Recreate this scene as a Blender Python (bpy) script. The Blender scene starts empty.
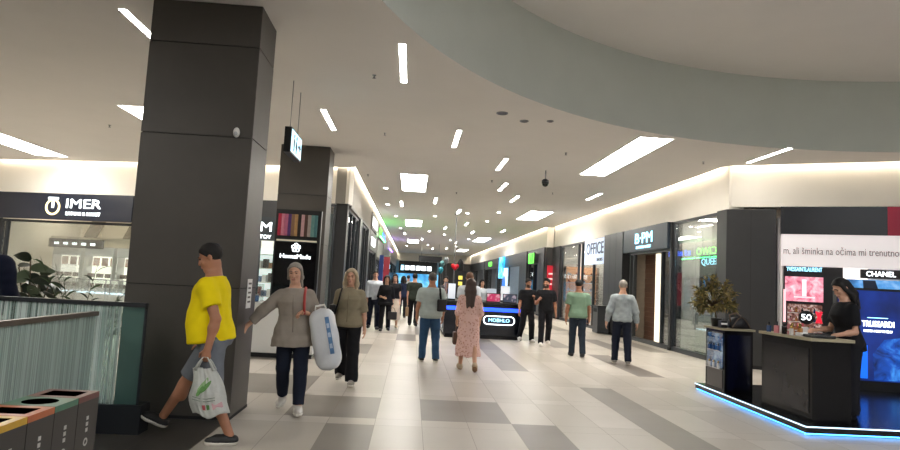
import bpy, bmesh, math, random
import numpy as np
from mathutils import Vector, Matrix
R = math.radians
PI = math.pi
random.seed(7)
scene = bpy.context.scene
COL = scene.collection
CZ = 4.42          # ceiling height
XR = 6.98          # right shop fronts
XL = -1.80         # left shop fronts

# ------------------------------------------------------------------ materials
def lin(c):
    if isinstance(c, str):
        c = [int(c[i:i+2], 16) / 255 for i in (0, 2, 4)]
    return tuple(((v / 12.92) if v <= .04045 else ((v + .055) / 1.055) ** 2.4) for v in c) + (1,)
MATS = {}
def mat(name, col, rough=.5, metal=0., var=0., scale=8., bump=0., bscale=60., spec=.5, sheen=0., trans=0., stretch=None):
    if name in MATS: return MATS[name]
    m = bpy.data.materials.new(name); m.use_nodes = True
    nt = m.node_tree; b = nt.nodes['Principled BSDF']
    c = lin(col)
    b.inputs['Base Color'].default_value = c
    b.inputs['Roughness'].default_value = rough
    b.inputs['Metallic'].default_value = metal
    b.inputs['Specular IOR Level'].default_value = spec
    if sheen: b.inputs['Sheen Weight'].default_value = sheen
    if trans: b.inputs['Transmission Weight'].default_value = trans
    if var or bump:
        tc = nt.nodes.new('ShaderNodeTexCoord')
        src = tc.outputs['Object']
        if stretch:
            mp = nt.nodes.new('ShaderNodeMapping'); mp.inputs['Scale'].default_value = stretch
            nt.links.new(src, mp.inputs[0]); src = mp.outputs[0]
    if var:
        n = nt.nodes.new('ShaderNodeTexNoise'); n.inputs['Scale'].default_value = scale; n.inputs['Detail'].default_value = 5
        nt.links.new(src, n.inputs['Vector'])
        r = nt.nodes.new('ShaderNodeValToRGB')
        r.color_ramp.elements[0].position = .3; r.color_ramp.elements[1].position = .7
        r.color_ramp.elements[0].color = tuple(max(0, v * (1 - var)) for v in c[:3]) + (1,)
        r.color_ramp.elements[1].color = tuple(min(1, v * (1 + var)) for v in c[:3]) + (1,)
        nt.links.new(n.outputs['Fac'], r.inputs[0]); nt.links.new(r.outputs[0], b.inputs['Base Color'])
    if bump:
        n2 = nt.nodes.new('ShaderNodeTexNoise'); n2.inputs['Scale'].default_value = bscale; n2.inputs['Detail'].default_value = 4
        nt.links.new(src, n2.inputs['Vector'])
        bp = nt.nodes.new('ShaderNodeBump'); bp.inputs['Strength'].default_value = bump; bp.inputs['Distance'].default_value = .02
        nt.links.new(n2.outputs['Fac'], bp.inputs['Height']); nt.links.new(bp.outputs[0], b.inputs['Normal'])
    MATS[name] = m
    return m
def emit(name, col, strength=1., base=None):
    if name in MATS: return MATS[name]
    m = bpy.data.materials.new(name); m.use_nodes = True
    b = m.node_tree.nodes['Principled BSDF']
    b.inputs['Base Color'].default_value = lin(base or col)
    b.inputs['Emission Color'].default_value = lin(col); b.inputs['Emission Strength'].default_value = strength
    b.inputs['Roughness'].default_value = .4
    MATS[name] = m
    return m
def glass(name, tint=(.93, .96, .95), refl=.09, rough=.01):
    if name in MATS: return MATS[name]
    m = bpy.data.materials.new(name); m.use_nodes = True
    nt = m.node_tree; nt.nodes.remove(nt.nodes['Principled BSDF']); out = nt.nodes['Material Output']
    t = nt.nodes.new('ShaderNodeBsdfTransparent'); t.inputs[0].default_value = tint + (1,)
    g = nt.nodes.new('ShaderNodeBsdfGlossy'); g.inputs['Roughness'].default_value = rough
    lw = nt.nodes.new('ShaderNodeLayerWeight'); lw.inputs[0].default_value = .35
    ma = nt.nodes.new('ShaderNodeMath'); ma.operation = 'MULTIPLY_ADD'; ma.inputs[1].default_value = .55; ma.inputs[2].default_value = refl
    nt.links.new(lw.outputs['Fresnel'], ma.inputs[0])
    mx = nt.nodes.new('ShaderNodeMixShader'); nt.links.new(ma.outputs[0], mx.inputs[0])
    nt.links.new(t.outputs[0], mx.inputs[1]); nt.links.new(g.outputs[0], mx.inputs[2]); nt.links.new(mx.outputs[0], out.inputs[0])
    MATS[name] = m
    return m
def noise_emit(name, cols, strength, scale=6., detail=4., stretch=None, dist=0., pos=None):
    """a lit picture: blotches of several colours"""
    if name in MATS: return MATS[name]
    m = bpy.data.materials.new(name); m.use_nodes = True
    nt = m.node_tree; b = nt.nodes['Principled BSDF']
    tc = nt.nodes.new('ShaderNodeTexCoord'); src = tc.outputs['Object']
    if stretch:
        mp = nt.nodes.new('ShaderNodeMapping'); mp.inputs['Scale'].default_value = stretch
        nt.links.new(src, mp.inputs[0]); src = mp.outputs[0]
    n = nt.nodes.new('ShaderNodeTexNoise'); n.inputs['Scale'].default_value = scale; n.inputs['Detail'].default_value = detail
    n.inputs['Distortion'].default_value = dist
    nt.links.new(src, n.inputs['Vector'])
    r = nt.nodes.new('ShaderNodeValToRGB'); cr = r.color_ramp
    k = len(cols)
    pos = pos or [.3 + .4 * i / max(1, k - 1) for i in range(k)]
    cr.elements[0].position = pos[0]; cr.elements[0].color = lin(cols[0])
    cr.elements[1].position = pos[-1]; cr.elements[1].color = lin(cols[-1])
    for i in range(1, k - 1):
        e = cr.elements.new(pos[i]); e.color = lin(cols[i])
    nt.links.new(n.outputs['Fac'], r.inputs[0])
    b.inputs['Base Color'].default_value = (.02, .02, .02, 1); b.inputs['Roughness'].default_value = .25
    nt.links.new(r.outputs[0], b.inputs['Emission Color']); b.inputs['Emission Strength'].default_value = strength
    MATS[name] = m
    return m

# ------------------------------------------------------------------ objects
def tag(o, label=None, cat=None, group=None, kind=None):
    if label: o['label'] = label
    if cat: o['category'] = cat
    if group: o['group'] = group
    if kind: o['kind'] = kind
    return o
def thing(name, label, cat, loc=(0, 0, 0), rz=0., group=None, kind=None):
    o = bpy.data.objects.new(name, None); COL.objects.link(o)
    o.empty_display_size = .1
    o.location = loc; o.rotation_euler = (0, 0, rz)
    return tag(o, label, cat, group, kind)
def copy_tree(o, parent=None):
    c = o.copy(); COL.objects.link(c)
    if parent is not None: c.parent = parent
    for ch in list(o.children): copy_tree(ch, c)
    return c

class B:
    """collects shapes into one mesh"""
    def __init__(s): s.bm = bmesh.new(); s.mi = 0; s.smooth = False
    def _f(s, vs):
        try:
            f = s.bm.faces.new(vs); f.material_index = s.mi; f.smooth = s.smooth; return f
        except ValueError: return None
    def box(s, x0, y0, z0, x1, y1, z1, bev=0.):
        if bev > 0:
            t = bmesh.new(); bmesh.ops.create_cube(t, size=1.)
            for v in t.verts: v.co = Vector(((x0+x1)/2 + v.co.x*(x1-x0), (y0+y1)/2 + v.co.y*(y1-y0), (z0+z1)/2 + v.co.z*(z1-z0)))
            bmesh.ops.bevel(t, geom=list(t.edges), offset=bev, segments=2, affect='EDGES', profile=.6)
            s.merge(t); return s
        P = [(x0,y0,z0),(x1,y0,z0),(x1,y1,z0),(x0,y1,z0),(x0,y0,z1),(x1,y0,z1),(x1,y1,z1),(x0,y1,z1)]
        v = [s.bm.verts.new(p) for p in P]
        for q in ((3,2,1,0),(4,5,6,7),(0,1,5,4),(1,2,6,5),(2,3,7,6),(3,0,4,7)): s._f([v[i] for i in q])
        return s
    def merge(s, t, M=None):
        mp = {}
        for v in t.verts: mp[v] = s.bm.verts.new(M @ v.co if M else v.co)
        for f in t.faces:
            nf = s._f([mp[v] for v in f.verts])
        t.free(); return s
    def quad(s, *P): s._f([s.bm.verts.new(p) for p in P]); return s
    def prism(s, pts, axis, a, b):
        """pts: polygon in the other two axes, extruded along axis from a to b"""
        def mk(p, t):
            return {'x': (t, p[0], p[1]), 'y': (p[0], t, p[1]), 'z': (p[0], p[1], t)}[axis]
        A = [s.bm.verts.new(mk(p, a)) for p in pts]; Bv = [s.bm.verts.new(mk(p, b)) for p in pts]
        n = len(pts)
        s._f(A[::-1]); s._f(Bv)
        for i in range(n): s._f([A[i], A[(i+1) % n], Bv[(i+1) % n], Bv[i]])
        return s
    def lathe(s, prof, c=(0, 0, 0), n=20, caps=True):
        """prof: (r, z) list"""
        rings = []
        for r, z in prof:
            rings.append([s.bm.verts.new((c[0] + r*math.cos(2*PI*i/n), c[1] + r*math.sin(2*PI*i/n), c[2] + z)) for i in range(n)])
        sm = s.smooth; s.smooth = True
        for a, b in zip(rings, rings[1:]):
            for i in range(n): s._f([a[i], a[(i+1) % n], b[(i+1) % n], b[i]])
        s.smooth = sm
        if caps: s._f(rings[0][::-1]); s._f(rings[-1])
        return s
    def tube(s, pts, rad, n=8, caps=True):
        pts = [Vector(p) for p in pts]
        rads = rad if isinstance(rad, (list, tuple)) else [rad] * len(pts)
        rings = []
        up = None
        for i, p in enumerate(pts):
            d = (pts[min(i+1, len(pts)-1)] - pts[max(i-1, 0)]).normalized()
            if up is None: up = Vector((0, 0, 1)) if abs(d.z) < .9 else Vector((1, 0, 0))
            a = d.cross(up).normalized(); b = a.cross(d).normalized(); up = b
            rings.append([s.bm.verts.new(p + (a*math.cos(2*PI*k/n) + b*math.sin(2*PI*k/n)) * rads[i]) for k in range(n)])
        sm = s.smooth; s.smooth = True
        for a, b in zip(rings, rings[1:]):
            for i in range(n): s._f([a[i], a[(i+1) % n], b[(i+1) % n], b[i]])
        s.smooth = sm
        if caps: s._f(rings[0][::-1]); s._f(rings[-1])
        return s
    def ball(s, c, r, seg=16, rings=10):
        r = (r, r, r) if not isinstance(r, (list, tuple)) else r
        t = bmesh.new(); bmesh.ops.create_uvsphere(t, u_segments=seg, v_segments=rings, radius=1.)
        sm = s.smooth; s.smooth = True
        s.merge(t, Matrix.Translation(c) @ Matrix.Diagonal((r[0], r[1], r[2], 1))); s.smooth = sm
        return s
    def ring(s, c, r0, r1, y0, y1, n=28):
        """flat ring facing y"""
        P = lambda r, y, i: (c[0] + r*math.cos(2*PI*i/n), y, c[1] + r*math.sin(2*PI*i/n))
        V = [[s.bm.verts.new(P(r, y, i)) for i in range(n)] for r, y in ((r0, y0), (r1, y0), (r1, y1), (r0, y1))]
        for k in range(4):
            a, b = V[k], V[(k+1) % 4]
            for i in range(n): s._f([a[i], a[(i+1) % n], b[(i+1) % n], b[i]])
        return s
    def build(s, name, m, parent=None, rn=True):
        me = bpy.data.meshes.new(name)
        if rn: bmesh.ops.recalc_face_normals(s.bm, faces=s.bm.faces)
        s.bm.to_mesh(me); s.bm.free()
        for k in (m if isinstance(m, (list, tuple)) else [m]): me.materials.append(k)
        o = bpy.data.objects.new(name, me); COL.objects.link(o)
        if parent is not None: o.parent = parent
        return o
def bx(name, m, parent, x0, y0, z0, x1, y1, z1, bev=0.):
    return B().box(min(x0,x1), min(y0,y1), min(z0,z1), max(x0,x1), max(y0,y1), max(z0,z1), bev).build(name, m, parent)
def struct(o): o['kind'] = 'structure'; return o

_FONT = {}
def text(body, m, parent, x, y, z, h, width=None, ext=.012, name='lettering', align='CENTER', bold=0., mirror=False, spacing=1., shear=0.):
    """raised lettering in the local x-z plane facing -y; h = capital height, centre at (x, z)"""
    cu = bpy.data.curves.new(name, 'FONT'); cu.body = body; cu.size = 1.; cu.align_x = align; cu.align_y = 'CENTER'
    cu.extrude = 0.; cu.offset = bold; cu.space_character = spacing; cu.shear = shear; cu.resolution_u = 3
    t = bpy.data.objects.new('t', cu); COL.objects.link(t)
    bpy.context.view_layer.update()
    me = bpy.data.meshes.new_from_object(t.evaluated_get(bpy.context.evaluated_depsgraph_get()))
    bpy.data.objects.remove(t); bpy.data.curves.remove(cu)
    bm = bmesh.new(); bm.from_mesh(me); bpy.data.meshes.remove(me)
    ys = [v.co.y for v in bm.verts]; xs = [v.co.x for v in bm.verts]
    if not ys: return None
    capital = .72
    sz = h / capital
    sx = sz if width is None else width / max(1e-6, max(xs) - min(xs))
    cx = (max(xs) + min(xs)) / 2 if width is not None else 0
    for v in bm.verts: v.co = Vector(((v.co.x - cx) * sx * (-1 if mirror else 1), 0, (v.co.y) * sz))
    r = bmesh.ops.extrude_face_region(bm, geom=list(bm.faces))
    for e in r['geom']:
        if isinstance(e, bmesh.types.BMVert): e.co.y -= ext
    bmesh.ops.recalc_face_normals(bm, faces=bm.faces)
    for v in bm.verts: v.co += Vector((x, y, z))
    me = bpy.data.meshes.new(name); bm.to_mesh(me); bm.free(); me.materials.append(m)
    o = bpy.data.objects.new(name, me); COL.objects.link(o); o.parent = parent
    return o

# ------------------------------------------------------------------ shared materials
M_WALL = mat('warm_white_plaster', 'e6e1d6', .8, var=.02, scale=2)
M_CEIL = mat('ceiling_paint', 'e3dfda', .85, var=.015, scale=1.5)
M_RECESS = mat('recess_grey_paint', 'c4c9c2', .8, var=.02, scale=2)
M_PANEL = mat('dark_wall_panel', '2d2d2e', .4, var=.06, scale=3)
M_COLP = mat('column_panel', '44403b', .45, var=.10, scale=2.2)
M_COLS = mat('column_panel_joint', '1a1918', .6)
M_FRAME = mat('shop_frame_black', '23272c', .35, var=.05)
M_BLACK = mat('black_plastic', '101113', .35)
M_MBLACK = mat('matt_black', '0d0e10', .7)
M_GREYM = mat('grey_metal', '8b8d8e', .35, metal=.7)
M_CHROME = mat('chrome', 'c8cacc', .15, metal=1.)
M_WHITEP = mat('white_laminate', 'e6e6e2', .35)
M_GLASS = glass('shop_glass')
M_GLASS2 = glass('mirror_like_glass', refl=.26)
M_LAMP = emit('ceiling_lamp_white', 'fffaf2', 36.)
M_LAMPB = emit('ceiling_panel_white', 'fffaf2', 28.)
M_COVE = emit('cove_led_warm', 'fff0da', 34.)
M_LETW = emit('lit_letter_white', 'f4fbff', 3.2)
M_LETB = emit('lit_letter_blue_white', '9fe4ff', 3.0)
M_LETC = emit('lit_letter_cyan', '35c8ff', 3.0)
EXPO = 0.08
# ------------------------------------------------------------------ floor
def floor_tiles():
    light = mat('floor_tile_light', 'b6afa4', .36, var=.05, scale=1.1, spec=.35)
    light2 = mat('floor_tile_pale', 'bfb8ae', .36, var=.05, scale=1.3, spec=.35)
    grey = mat('floor_tile_grey', '847e75', .38, var=.06, scale=1.6, spec=.35)
    dark = mat('floor_tile_dark', '77706a', .38, var=.08, scale=1.6, spec=.35)
    stone = mat('floor_stone_dark', '4a4641', .3, var=.12, scale=2.5)
    joint = mat('floor_joint', '8d857a', .6)
    b = B(); rnd = random.Random(11)
    # rows along Y : 1.2 m tile then 0.3 m strip ; columns 0.5 m
    rows = []
    y = 7.0 - 1.5 * 13
    while y < 72:
        rows.append((y, y + 1.2)); rows.append((y + 1.2, y + 1.5)); y += 1.5
    kmin, kmax = -32, 30
    spec = []   # (x, y0, y1, kind)
    G, D = 2, 3
    for x, y0, y1, k in ((-.55, 7.0, 8.2, G), (-1.05, 7.0, 8.2, G), (.45, 7.0, 8.2, G), (.95, 7.0, 8.2, G), (-.55, 5.2, 6.7, G),
                         (1.45, 5.2, 7.0, D), (-.05, 15.7, 17.8, D), (-2.05, 8.2, 9.7, G), (-1.55, 8.2, 9.7, G), (-2.55, 8.2, 9.7, G), (1.95, 11.0, 14.5, G),
                         (-1.05, 12.2, 14.5, G), (2.95, 5.0, 9.7, G), (4.45, 11.0, 14.5, D), (-.55, 4.0, 5.2, 0), (-2.55, 11.0, 13.0, G), (-3.05, 11.0, 13.0, G)):
        spec.append((x, y0, y1, k))
    run = {}
    for (y0, y1) in rows:
        yc = (y0 + y1) / 2
        for k in range(kmin, kmax):
            x0 = .2 + .5 * k; x1 = x0 + .5; xc = (x0 + x1) / 2
            if run.get(k, (0, -99))[1] > yc: kind = run[k][0]
            else:
                q = rnd.random(); kind = 0 if q < .55 else 1
                if yc > 15 and q > .93: kind = G if q < .975 else D; run[k] = (kind, yc + rnd.choice((1.3, 2.9, 2.9)))
                elif yc > 9 and q > .985 and abs(xc) > 2.6: kind = G; run[k] = (kind, yc + 1.4)
            for (sx, a, c, kk) in spec:
                if abs(sx - xc) < .2 and a - .05 < yc < c + .05: kind = kk
            if xc < -1.8 and yc < 7.35: kind = 4
            g = .0025
            b.mi = kind
            b.quad((x0 + g, y0 + g, 0), (x1 - g, y0 + g, 0), (x1 - g, y1 - g, 0), (x0 + g, y1 - g, 0))
    b.mi = 5
    b.quad((.2 + .5*kmin, -13, -.003), (.2 + .5*kmax, -13, -.003), (.2 + .5*kmax, 72, -.003), (.2 + .5*kmin, 72, -.003))
    b.box(.2 + .5*kmin, -13, -.3, .2 + .5*kmax, 72, -.2)
    struct(b.build('floor', [light, light2, grey, dark, stone, joint], rn=False))
floor_tiles()

# ------------------------------------------------------------------ ceiling with the round recess
RC = (6.97, 3.35); RR = 8.0; RZ = 5.8
def ceiling():
    b = B(); n = 128
    x0, x1, y0, y1 = -13.5, 15.2, -13., 72.
    circ = [(RC[0] + RR*math.cos(2*PI*i/n), RC[1] + RR*math.sin(2*PI*i/n)) for i in range(n)]
    # outline of the ceiling: stops 0.13 m short of the shop walls so the light slot shows
    s = .13
    outer = [(x0, y0), (x1, y0), (x1, 8.9), (7.05 - s*.6, 13.28 - s*.4), (XR - s, 13.45), (XR - s, 30.4 - s), (6.6 - s, 30.4 - s), (6.6 - s, y1),
             (XL + s, y1), (XL + s, 16.6 - s), (-12.44, 19.06 - s), (x0, 19.3 - s)]
    # bmesh with a hole: triangulate through edges
    ov = [b.bm.verts.new((p[0], p[1], CZ)) for p in outer]
    cv = [b.bm.verts.new((p[0], p[1], CZ)) for p in circ]
    es = [b.bm.edges.new((ov[i], ov[(i+1) % len(ov)])) for i in range(len(ov))] + [b.bm.edges.new((cv[i], cv[(i+1) % n])) for i in range(n)]
    bmesh.ops.triangle_fill(b.bm, edges=es, use_beauty=True, use_dissolve=False)
    # thickness above, edge of the slot
    for i in range(len(outer)):
        p, q = outer[i], outer[(i+1) % len(outer)]
        b.quad((p[0], p[1], CZ), (q[0], q[1], CZ), (q[0], q[1], CZ + .05), (p[0], p[1], CZ + .05))
    # closed lid high above the slots
    b.quad((-14, -13, 6.4), (16, -13, 6.4), (16, 73, 6.4), (-14, 73, 6.4))
    o = b.build('ceiling', M_CEIL, rn=False); struct(o)
    b = B(); b.smooth = True
    for i in range(n):
        p, q = circ[i], circ[(i+1) % n]
        b._f([b.bm.verts.new(v) for v in ((p[0], p[1], CZ), (q[0], q[1], CZ), (q[0], q[1], RZ), (p[0], p[1], RZ))])
    bmesh.ops.remove_doubles(b.bm, verts=b.bm.verts, dist=1e-4)
    struct(b.build('wall_ceiling_recess', M_RECESS))
    b = B(); b.lathe([(RR + .05, 0), (RR + .05, .06)], (RC[0], RC[1], RZ), n=96)
    struct(b.build('ceiling_recess_top', M_CEIL))
ceiling()

# ------------------------------------------------------------------ walls above the shops (plaster bands) and light slots
def band(name, p, q, z0=3.45, z1=4.75, th=.35):
    """plaster band from p to q (plan points); visible face on the left of p->q"""
    p = Vector(p); q = Vector(q); d = (q - p).normalized(); nrm = Vector((d.y, -d.x))   # away from the concourse
    b = B(); P = [p, q, q + nrm*th, p + nrm*th]
    b.prism([(v.x, v.y) for v in P], 'z', z0, z1)
    return struct(b.build(name, M_WALL))
A0 = (7.03, 13.36); A1 = (13.0, 10.25)     # angled perfumery front
band('wall_right_angled', A1, A0)
band('wall_right', (XR, 13.38), (XR, 30.4)) if False else band('wall_right', (XR, 30.4), (XR, 13.38)) if False else None
def band_box(name, x0, y0, x1, y1, z0=3.45, z1=4.75, m=None):
    b = B(); b.box(x0, y0, z0, x1, y1, z1); return struct(b.build(name, m or M_WALL))
band_box('wall_right', XR, 13.36, XR + .35, 30.4)
band_box('wall_right_far', 6.60, 30.4, 6.95, 72)
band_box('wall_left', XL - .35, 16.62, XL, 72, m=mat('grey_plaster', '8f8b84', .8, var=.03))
L0 = (-12.44, 19.06); L1 = (XL, 16.6)
def band_left():
    p = Vector(L1); q = Vector(L0); d = (q - p).normalized(); nrm = Vector((-d.y, d.x)) * -1
    if nrm.y < 0: nrm = -nrm
    P = [p, q, q + nrm*.35, p + nrm*.35]
    b = B(); b.prism([(v.x, v.y) for v in P], 'z', 3.45, 4.75); struct(b.build('wall_left_angled', M_WALL))
bpy.data.objects.remove(bpy.data.objects['wall_right_angled'])
def band_angled():
    p = Vector(A0); q = Vector(A1); d = (q - p).normalized(); nrm = Vector((-d.y, d.x))
    if nrm.y < 0: nrm = -nrm
    P = [p, q, q + nrm*.35, p + nrm*.35]
    b = B(); b.prism([(v.x, v.y) for v in P], 'z', 3.52, 4.75); struct(b.build('wall_right_angled', M_WALL))
band_left(); band_angled()
def cove(p, q, label, inset=.07, m=None, w=.05):
    """LED profile lying in the slot between ceiling edge and wall"""
    p = Vector(p); q = Vector(q); d = (q - p).normalized(); nrm = Vector((-d.y, d.x))
    t = thing('cove_light', label, 'light strip', (p.x, p.y, 0), math.atan2(d.y, d.x), group='cove lights above the shops')
    L = (q - p).length
    bx('led_strip', m or M_COVE, t, 0, -w/2, 4.50, L, w/2, 4.52)
    bx('profile', M_GREYM, t, 0, -w/2, 4.52, L, w/2, 4.55)
    return t
s = .065
cove((XR - s, 13.5), (XR - s, 30.3), 'warm light slot along the ceiling above the dark shop fronts on the right')
cove((6.60 - s, 30.2), (6.60 - s, 70), 'warm light slot along the ceiling farther down the right side')
cove((A0[0] - .06, A0[1] - .05), (A1[0] - .03, A1[1] - .06), 'warm light slot above the perfume shop front')
cove((XL + s, 16.6), (XL + s, 70), 'warm light slot along the ceiling on the left of the concourse')
cove((-12.4, 19.06 - .067), (XL - .02, 16.6 - .07), 'warm light slot above the watch shop on the far left')

# outer shell so that no void shows
bx('wall_back', M_WALL, None, -14, -13.2, 0, 16, -13, 6.4)['kind'] = 'structure'
bx('wall_left_outer', M_WALL, None, -14.2, -13, 0, -14, 73, 6.4)['kind'] = 'structure'
bx('wall_right_outer', M_WALL, None, 16, -13, 0, 16.2, 73, 6.4)['kind'] = 'structure'
bx('wall_far', M_WALL, None, -14, 73, 0, 16, 73.2, 6.4)['kind'] = 'structure'

# ------------------------------------------------------------------ columns
def column(label, x0, y0, x1, y1, joints, ztop=CZ):
    t = thing('column', label, 'column', ((x0+x1)/2, (y0+y1)/2, 0), kind='structure')
    w, d = (x1-x0)/2, (y1-y0)/2
    bx('core', M_COLS, t, -w+.012, -d+.012, 0, w-.012, d-.012, ztop)
    zs = [0.] + joints + [ztop]
    b = B()
    for a, c in zip(zs, zs[1:]):
        g = .006
        b.box(-w+.004, -d, a+g, w-.004, -d+.016, c-g); b.box(-w+.004, d-.016, a+g, w-.004, d, c-g)
        b.box(-w, -d+.004, a+g, -w+.016, d-.004, c-g); b.box(w-.016, -d+.004, a+g, w, d-.004, c-g)
    b.build('cladding', M_COLP, t)
    bx('skirting', M_MBLACK, t, -w-.004, -d-.004, 0, w+.004, d+.004, .03)
    return t
column('large dark clad column beside the man in the yellow shirt', -2.95, 6.65, -1.785, 7.33, [1.35, 2.95, 3.95])
column('dark clad column farther back behind the black kiosk panel', -3.1, 14.0, -2.0, 14.75, [2.2, 3.3])

# ------------------------------------------------------------------ ceiling lights
def strip_light(x, y, L=1.5, label=None, w=.085):
    t = thing('strip_light', label or 'slim strip light in the far rows beyond the thin pole and squarish panel light', 'ceiling light', (x, y, CZ), group='slim ceiling strip lights')
    bx('diffuser', M_LAMP, t, -w/2, -L/2, -.004, w/2, L/2, .0)
    bx('frame', M_WHITEP, t, -w/2-.012, -L/2-.012, -.002, w/2+.012, L/2+.012, .03)
    return t
for x, y, lab in ((-.28, 8.2, 'strip light nearest the curved recess, over the middle of the concourse'),
             (-3.45, 7.77, 'strip light by the top left of the big dark column'),
             (-1.72, 11.55, 'strip light in front of the second dark column'),
             (.75, 12.4, 'strip light second in the middle row, right of the square panel light'),
             (2.03, 14.8, 'strip light left of the ceiling camera, near its row'),
             (7.10, 12.05, 'strip light between the curved recess and the perfume shop front'),
             (2.57, 18.3, 'strip light behind the ceiling camera, nearer of two'),
             (3.33, 20.75, 'strip light behind the ceiling camera, farther of two'),
             (5.59, 19.1, 'strip light beside the right wall above the watch shop'),
             (1.80, 25.6, 'strip light at the top of the thin grey pole')):
    strip_light(x, y, 1.5, lab)
for x, y in ((-.55, 24), (.7, 22.5), (-.6, 40), (1.7, 34), (2.6, 31), (3.4, 36), (4.9, 34), (.6, 45), (3.2, 47), (1.8, 58), (3., 56)):
    strip_light(x, y, 1.5, None)
def panel_light(x0, y0, x1, y1, label):
    t = thing('panel_light', label, 'ceiling light', ((x0+x1)/2, (y0+y1)/2, CZ), group='large ceiling panel lights')
    w, d = (x1-x0)/2, (y1-y0)/2
    bx('diffuser', M_LAMPB, t, -w, -d, -.004, w, d, 0)
    b = B()
    for a in ((-w-.03, -d-.03, w+.03, -d), (-w-.03, d, w+.03, d+.03), (-w-.03, -d, -w, d), (w, -d, w+.03, d)): b.box(a[0], a[1], -.008, a[2], a[3], .02)
    b.build('frame', M_WHITEP, t)
    n = max(2, int(round(d*2/.8)))
    for i in range(n):
        B().lathe([(.035, -.016), (.045, -.004)], (0, -d + (i+.5)*2*d/n, 0), n=10).build('spot_lens', M_WHITEP, t)
    return t
panel_light(4.12, 11.2, 4.76, 15.4, 'large bright panel light below the curved recess on the right')
panel_light(4.5, 23.8, 5.38, 27.2, 'panel light farther along the right side, over the shoe shop')
panel_light(-.46, 17.0, .28, 20.3, 'squarish panel light right of the second column')
panel_light(-10.6, 13.6, -9.76, 17.7, 'long panel light at the far left edge')
panel_light(-5.53, 11.45, -4.85, 15.4, 'panel light half hidden behind the big column')
panel_light(-.45, 30.5, .35, 34, 'panel light far down the left side of the concourse')
panel_light(4.2, 40, 5.0, 44, 'panel light far down the right side')
panel_light(-.45, 46, .35, 50, 'small far panel light before the end shop, left')
panel_light(4.2, 56, 5.0, 60, 'small far panel light before the end shop, right')
panel_light(-6.5, -1, -5.8, 3, 'panel light behind the viewer over the railing')
panel_light(-3.2, -7, -2.5, -3, 'panel light behind the viewer over the concourse')
for rx, ry in ((4.2, .3), (7.0, .3), (9.8, .3), (4.2, -2.6), (7.0, -2.6), (9.8, -2.6)):  # unseen panels added to brighten the recess and the hall below
    t = thing('panel_light', 'added unseen panel light on the raised ceiling of the recess, out of the picture', 'ceiling light', (rx, ry, RZ), group='added recess panel lights')
    bx('diffuser', emit('added_recess_panel', 'f2f6ff', 30.), t, -.6, -.6, -.006, .6, .6, 0); b = B()
    for a in ((-.64, -.64, .64, -.6), (-.64, .6, .64, .64), (-.64, -.6, -.6, .6), (.6, -.6, .64, .6)): b.box(a[0], a[1], -.012, a[2], a[3], .0)
    b.build('frame', M_WHITEP, t)
def downlight(x, y):
    t = thing('downlight', 'tiny round downlight in the far ceiling', 'ceiling light', (x, y, CZ), group='round ceiling downlights')
    B().lathe([(.07, -.006), (.075, .01)], n=14).build('lens', M_LAMP, t)
    B().lathe([(.1, 0), (.1, .02)], n=14).build('trim_ring', M_WHITEP, t)
for x, y in ((-1.0, 20), (-1.1, 24.5), (.9, 28), (-.9, 29), (-.8, 36), (1.9, 39), (3.4, 29), (.9, 37), (3.7, 42), (2.6, 44), (1.2, 52), (3.6, 52), (-.6, 55), (2.2, 26), (3.4, 25.)):
    downlight(x, y)
# small ceiling fittings
def sprinkler(x, y, z=CZ):
    t = thing('ceiling_sprinkler', 'small dark sprinkler head on the flat lower ceiling', 'sprinkler', (x, y, z), group='ceiling sprinklers')
    B().lathe([(.03, .01), (.028, -.008), (.012, -.012), (.012, -.04), (.026, -.045), (.026, -.05)], n=12).build('head', M_GREYM, t)
    return t
o = sprinkler(3.62, 6.56, RZ); o['label'] = 'sprinkler head alone inside the curved ceiling recess'; del o['group']
for x, y in ((-.7, 8.71), (-.7, 12.27), (3.16, 13.0), (6.2, 13.0), (-1.4, 17.5), (2.1, 17.2), (-6.5, 13.2), (4.2, 18.8), (1.3, 20.0), (-4.6, 15)): sprinkler(x, y)
def vent(x, y, lab, w=.16):
    t = thing('ceiling_speaker', lab, 'ceiling speaker', (x, y, CZ), group='round fittings by the curved recess')
    B().lathe([(w/2, 0), (w/2, -.012), (w/2-.02, -.016)], n=18).build('rim', M_GREYM, t)
    B().lathe([(w/2-.02, -.010), (w/2-.02, -.018)], n=18).build('grille', M_BLACK, t)
vent(1.37, 10.23, 'dark round fitting on the ceiling, left of three by the recess', .2); vent(1.82, 10.64, 'small round fitting, middle of three by the recess'); vent(2.26, 10.53, 'small round fitting, right of three by the recess', .12)
def camera_dome():
    t = thing('ceiling_camera', 'black dome security camera hanging from the ceiling on a short rod', 'camera', (3.2, 15.2, CZ))
    B().tube([(0, 0, 0), (0, 0, -.25)], .016).build('rod', M_GREYM, t)
    B().lathe([(.05, -.22), (.09, -.25), (.09, -.33)], n=20).build('housing', M_BLACK, t)
    b = B(); b.ball((0, 0, -.33), (.078, .078, .085)); b.build('dome', mat('smoked_dome', '050506', .08), t)
camera_dome()
def wall_sensor():
    t = thing('motion_sensor', 'white oval motion sensor high on the big dark column', 'sensor', (-1.95, 6.65, 3.0))
    b = B(); b.ball((0, -.02, 0), (.035, .035, .055)); b.build('housing', M_WHITEP, t)
    b = B(); b.ball((0, -.048, -.015), (.02, .012, .022)); b.build('lens', mat('sensor_lens', 'b8bcc0', .2), t)
wall_sensor()
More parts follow.
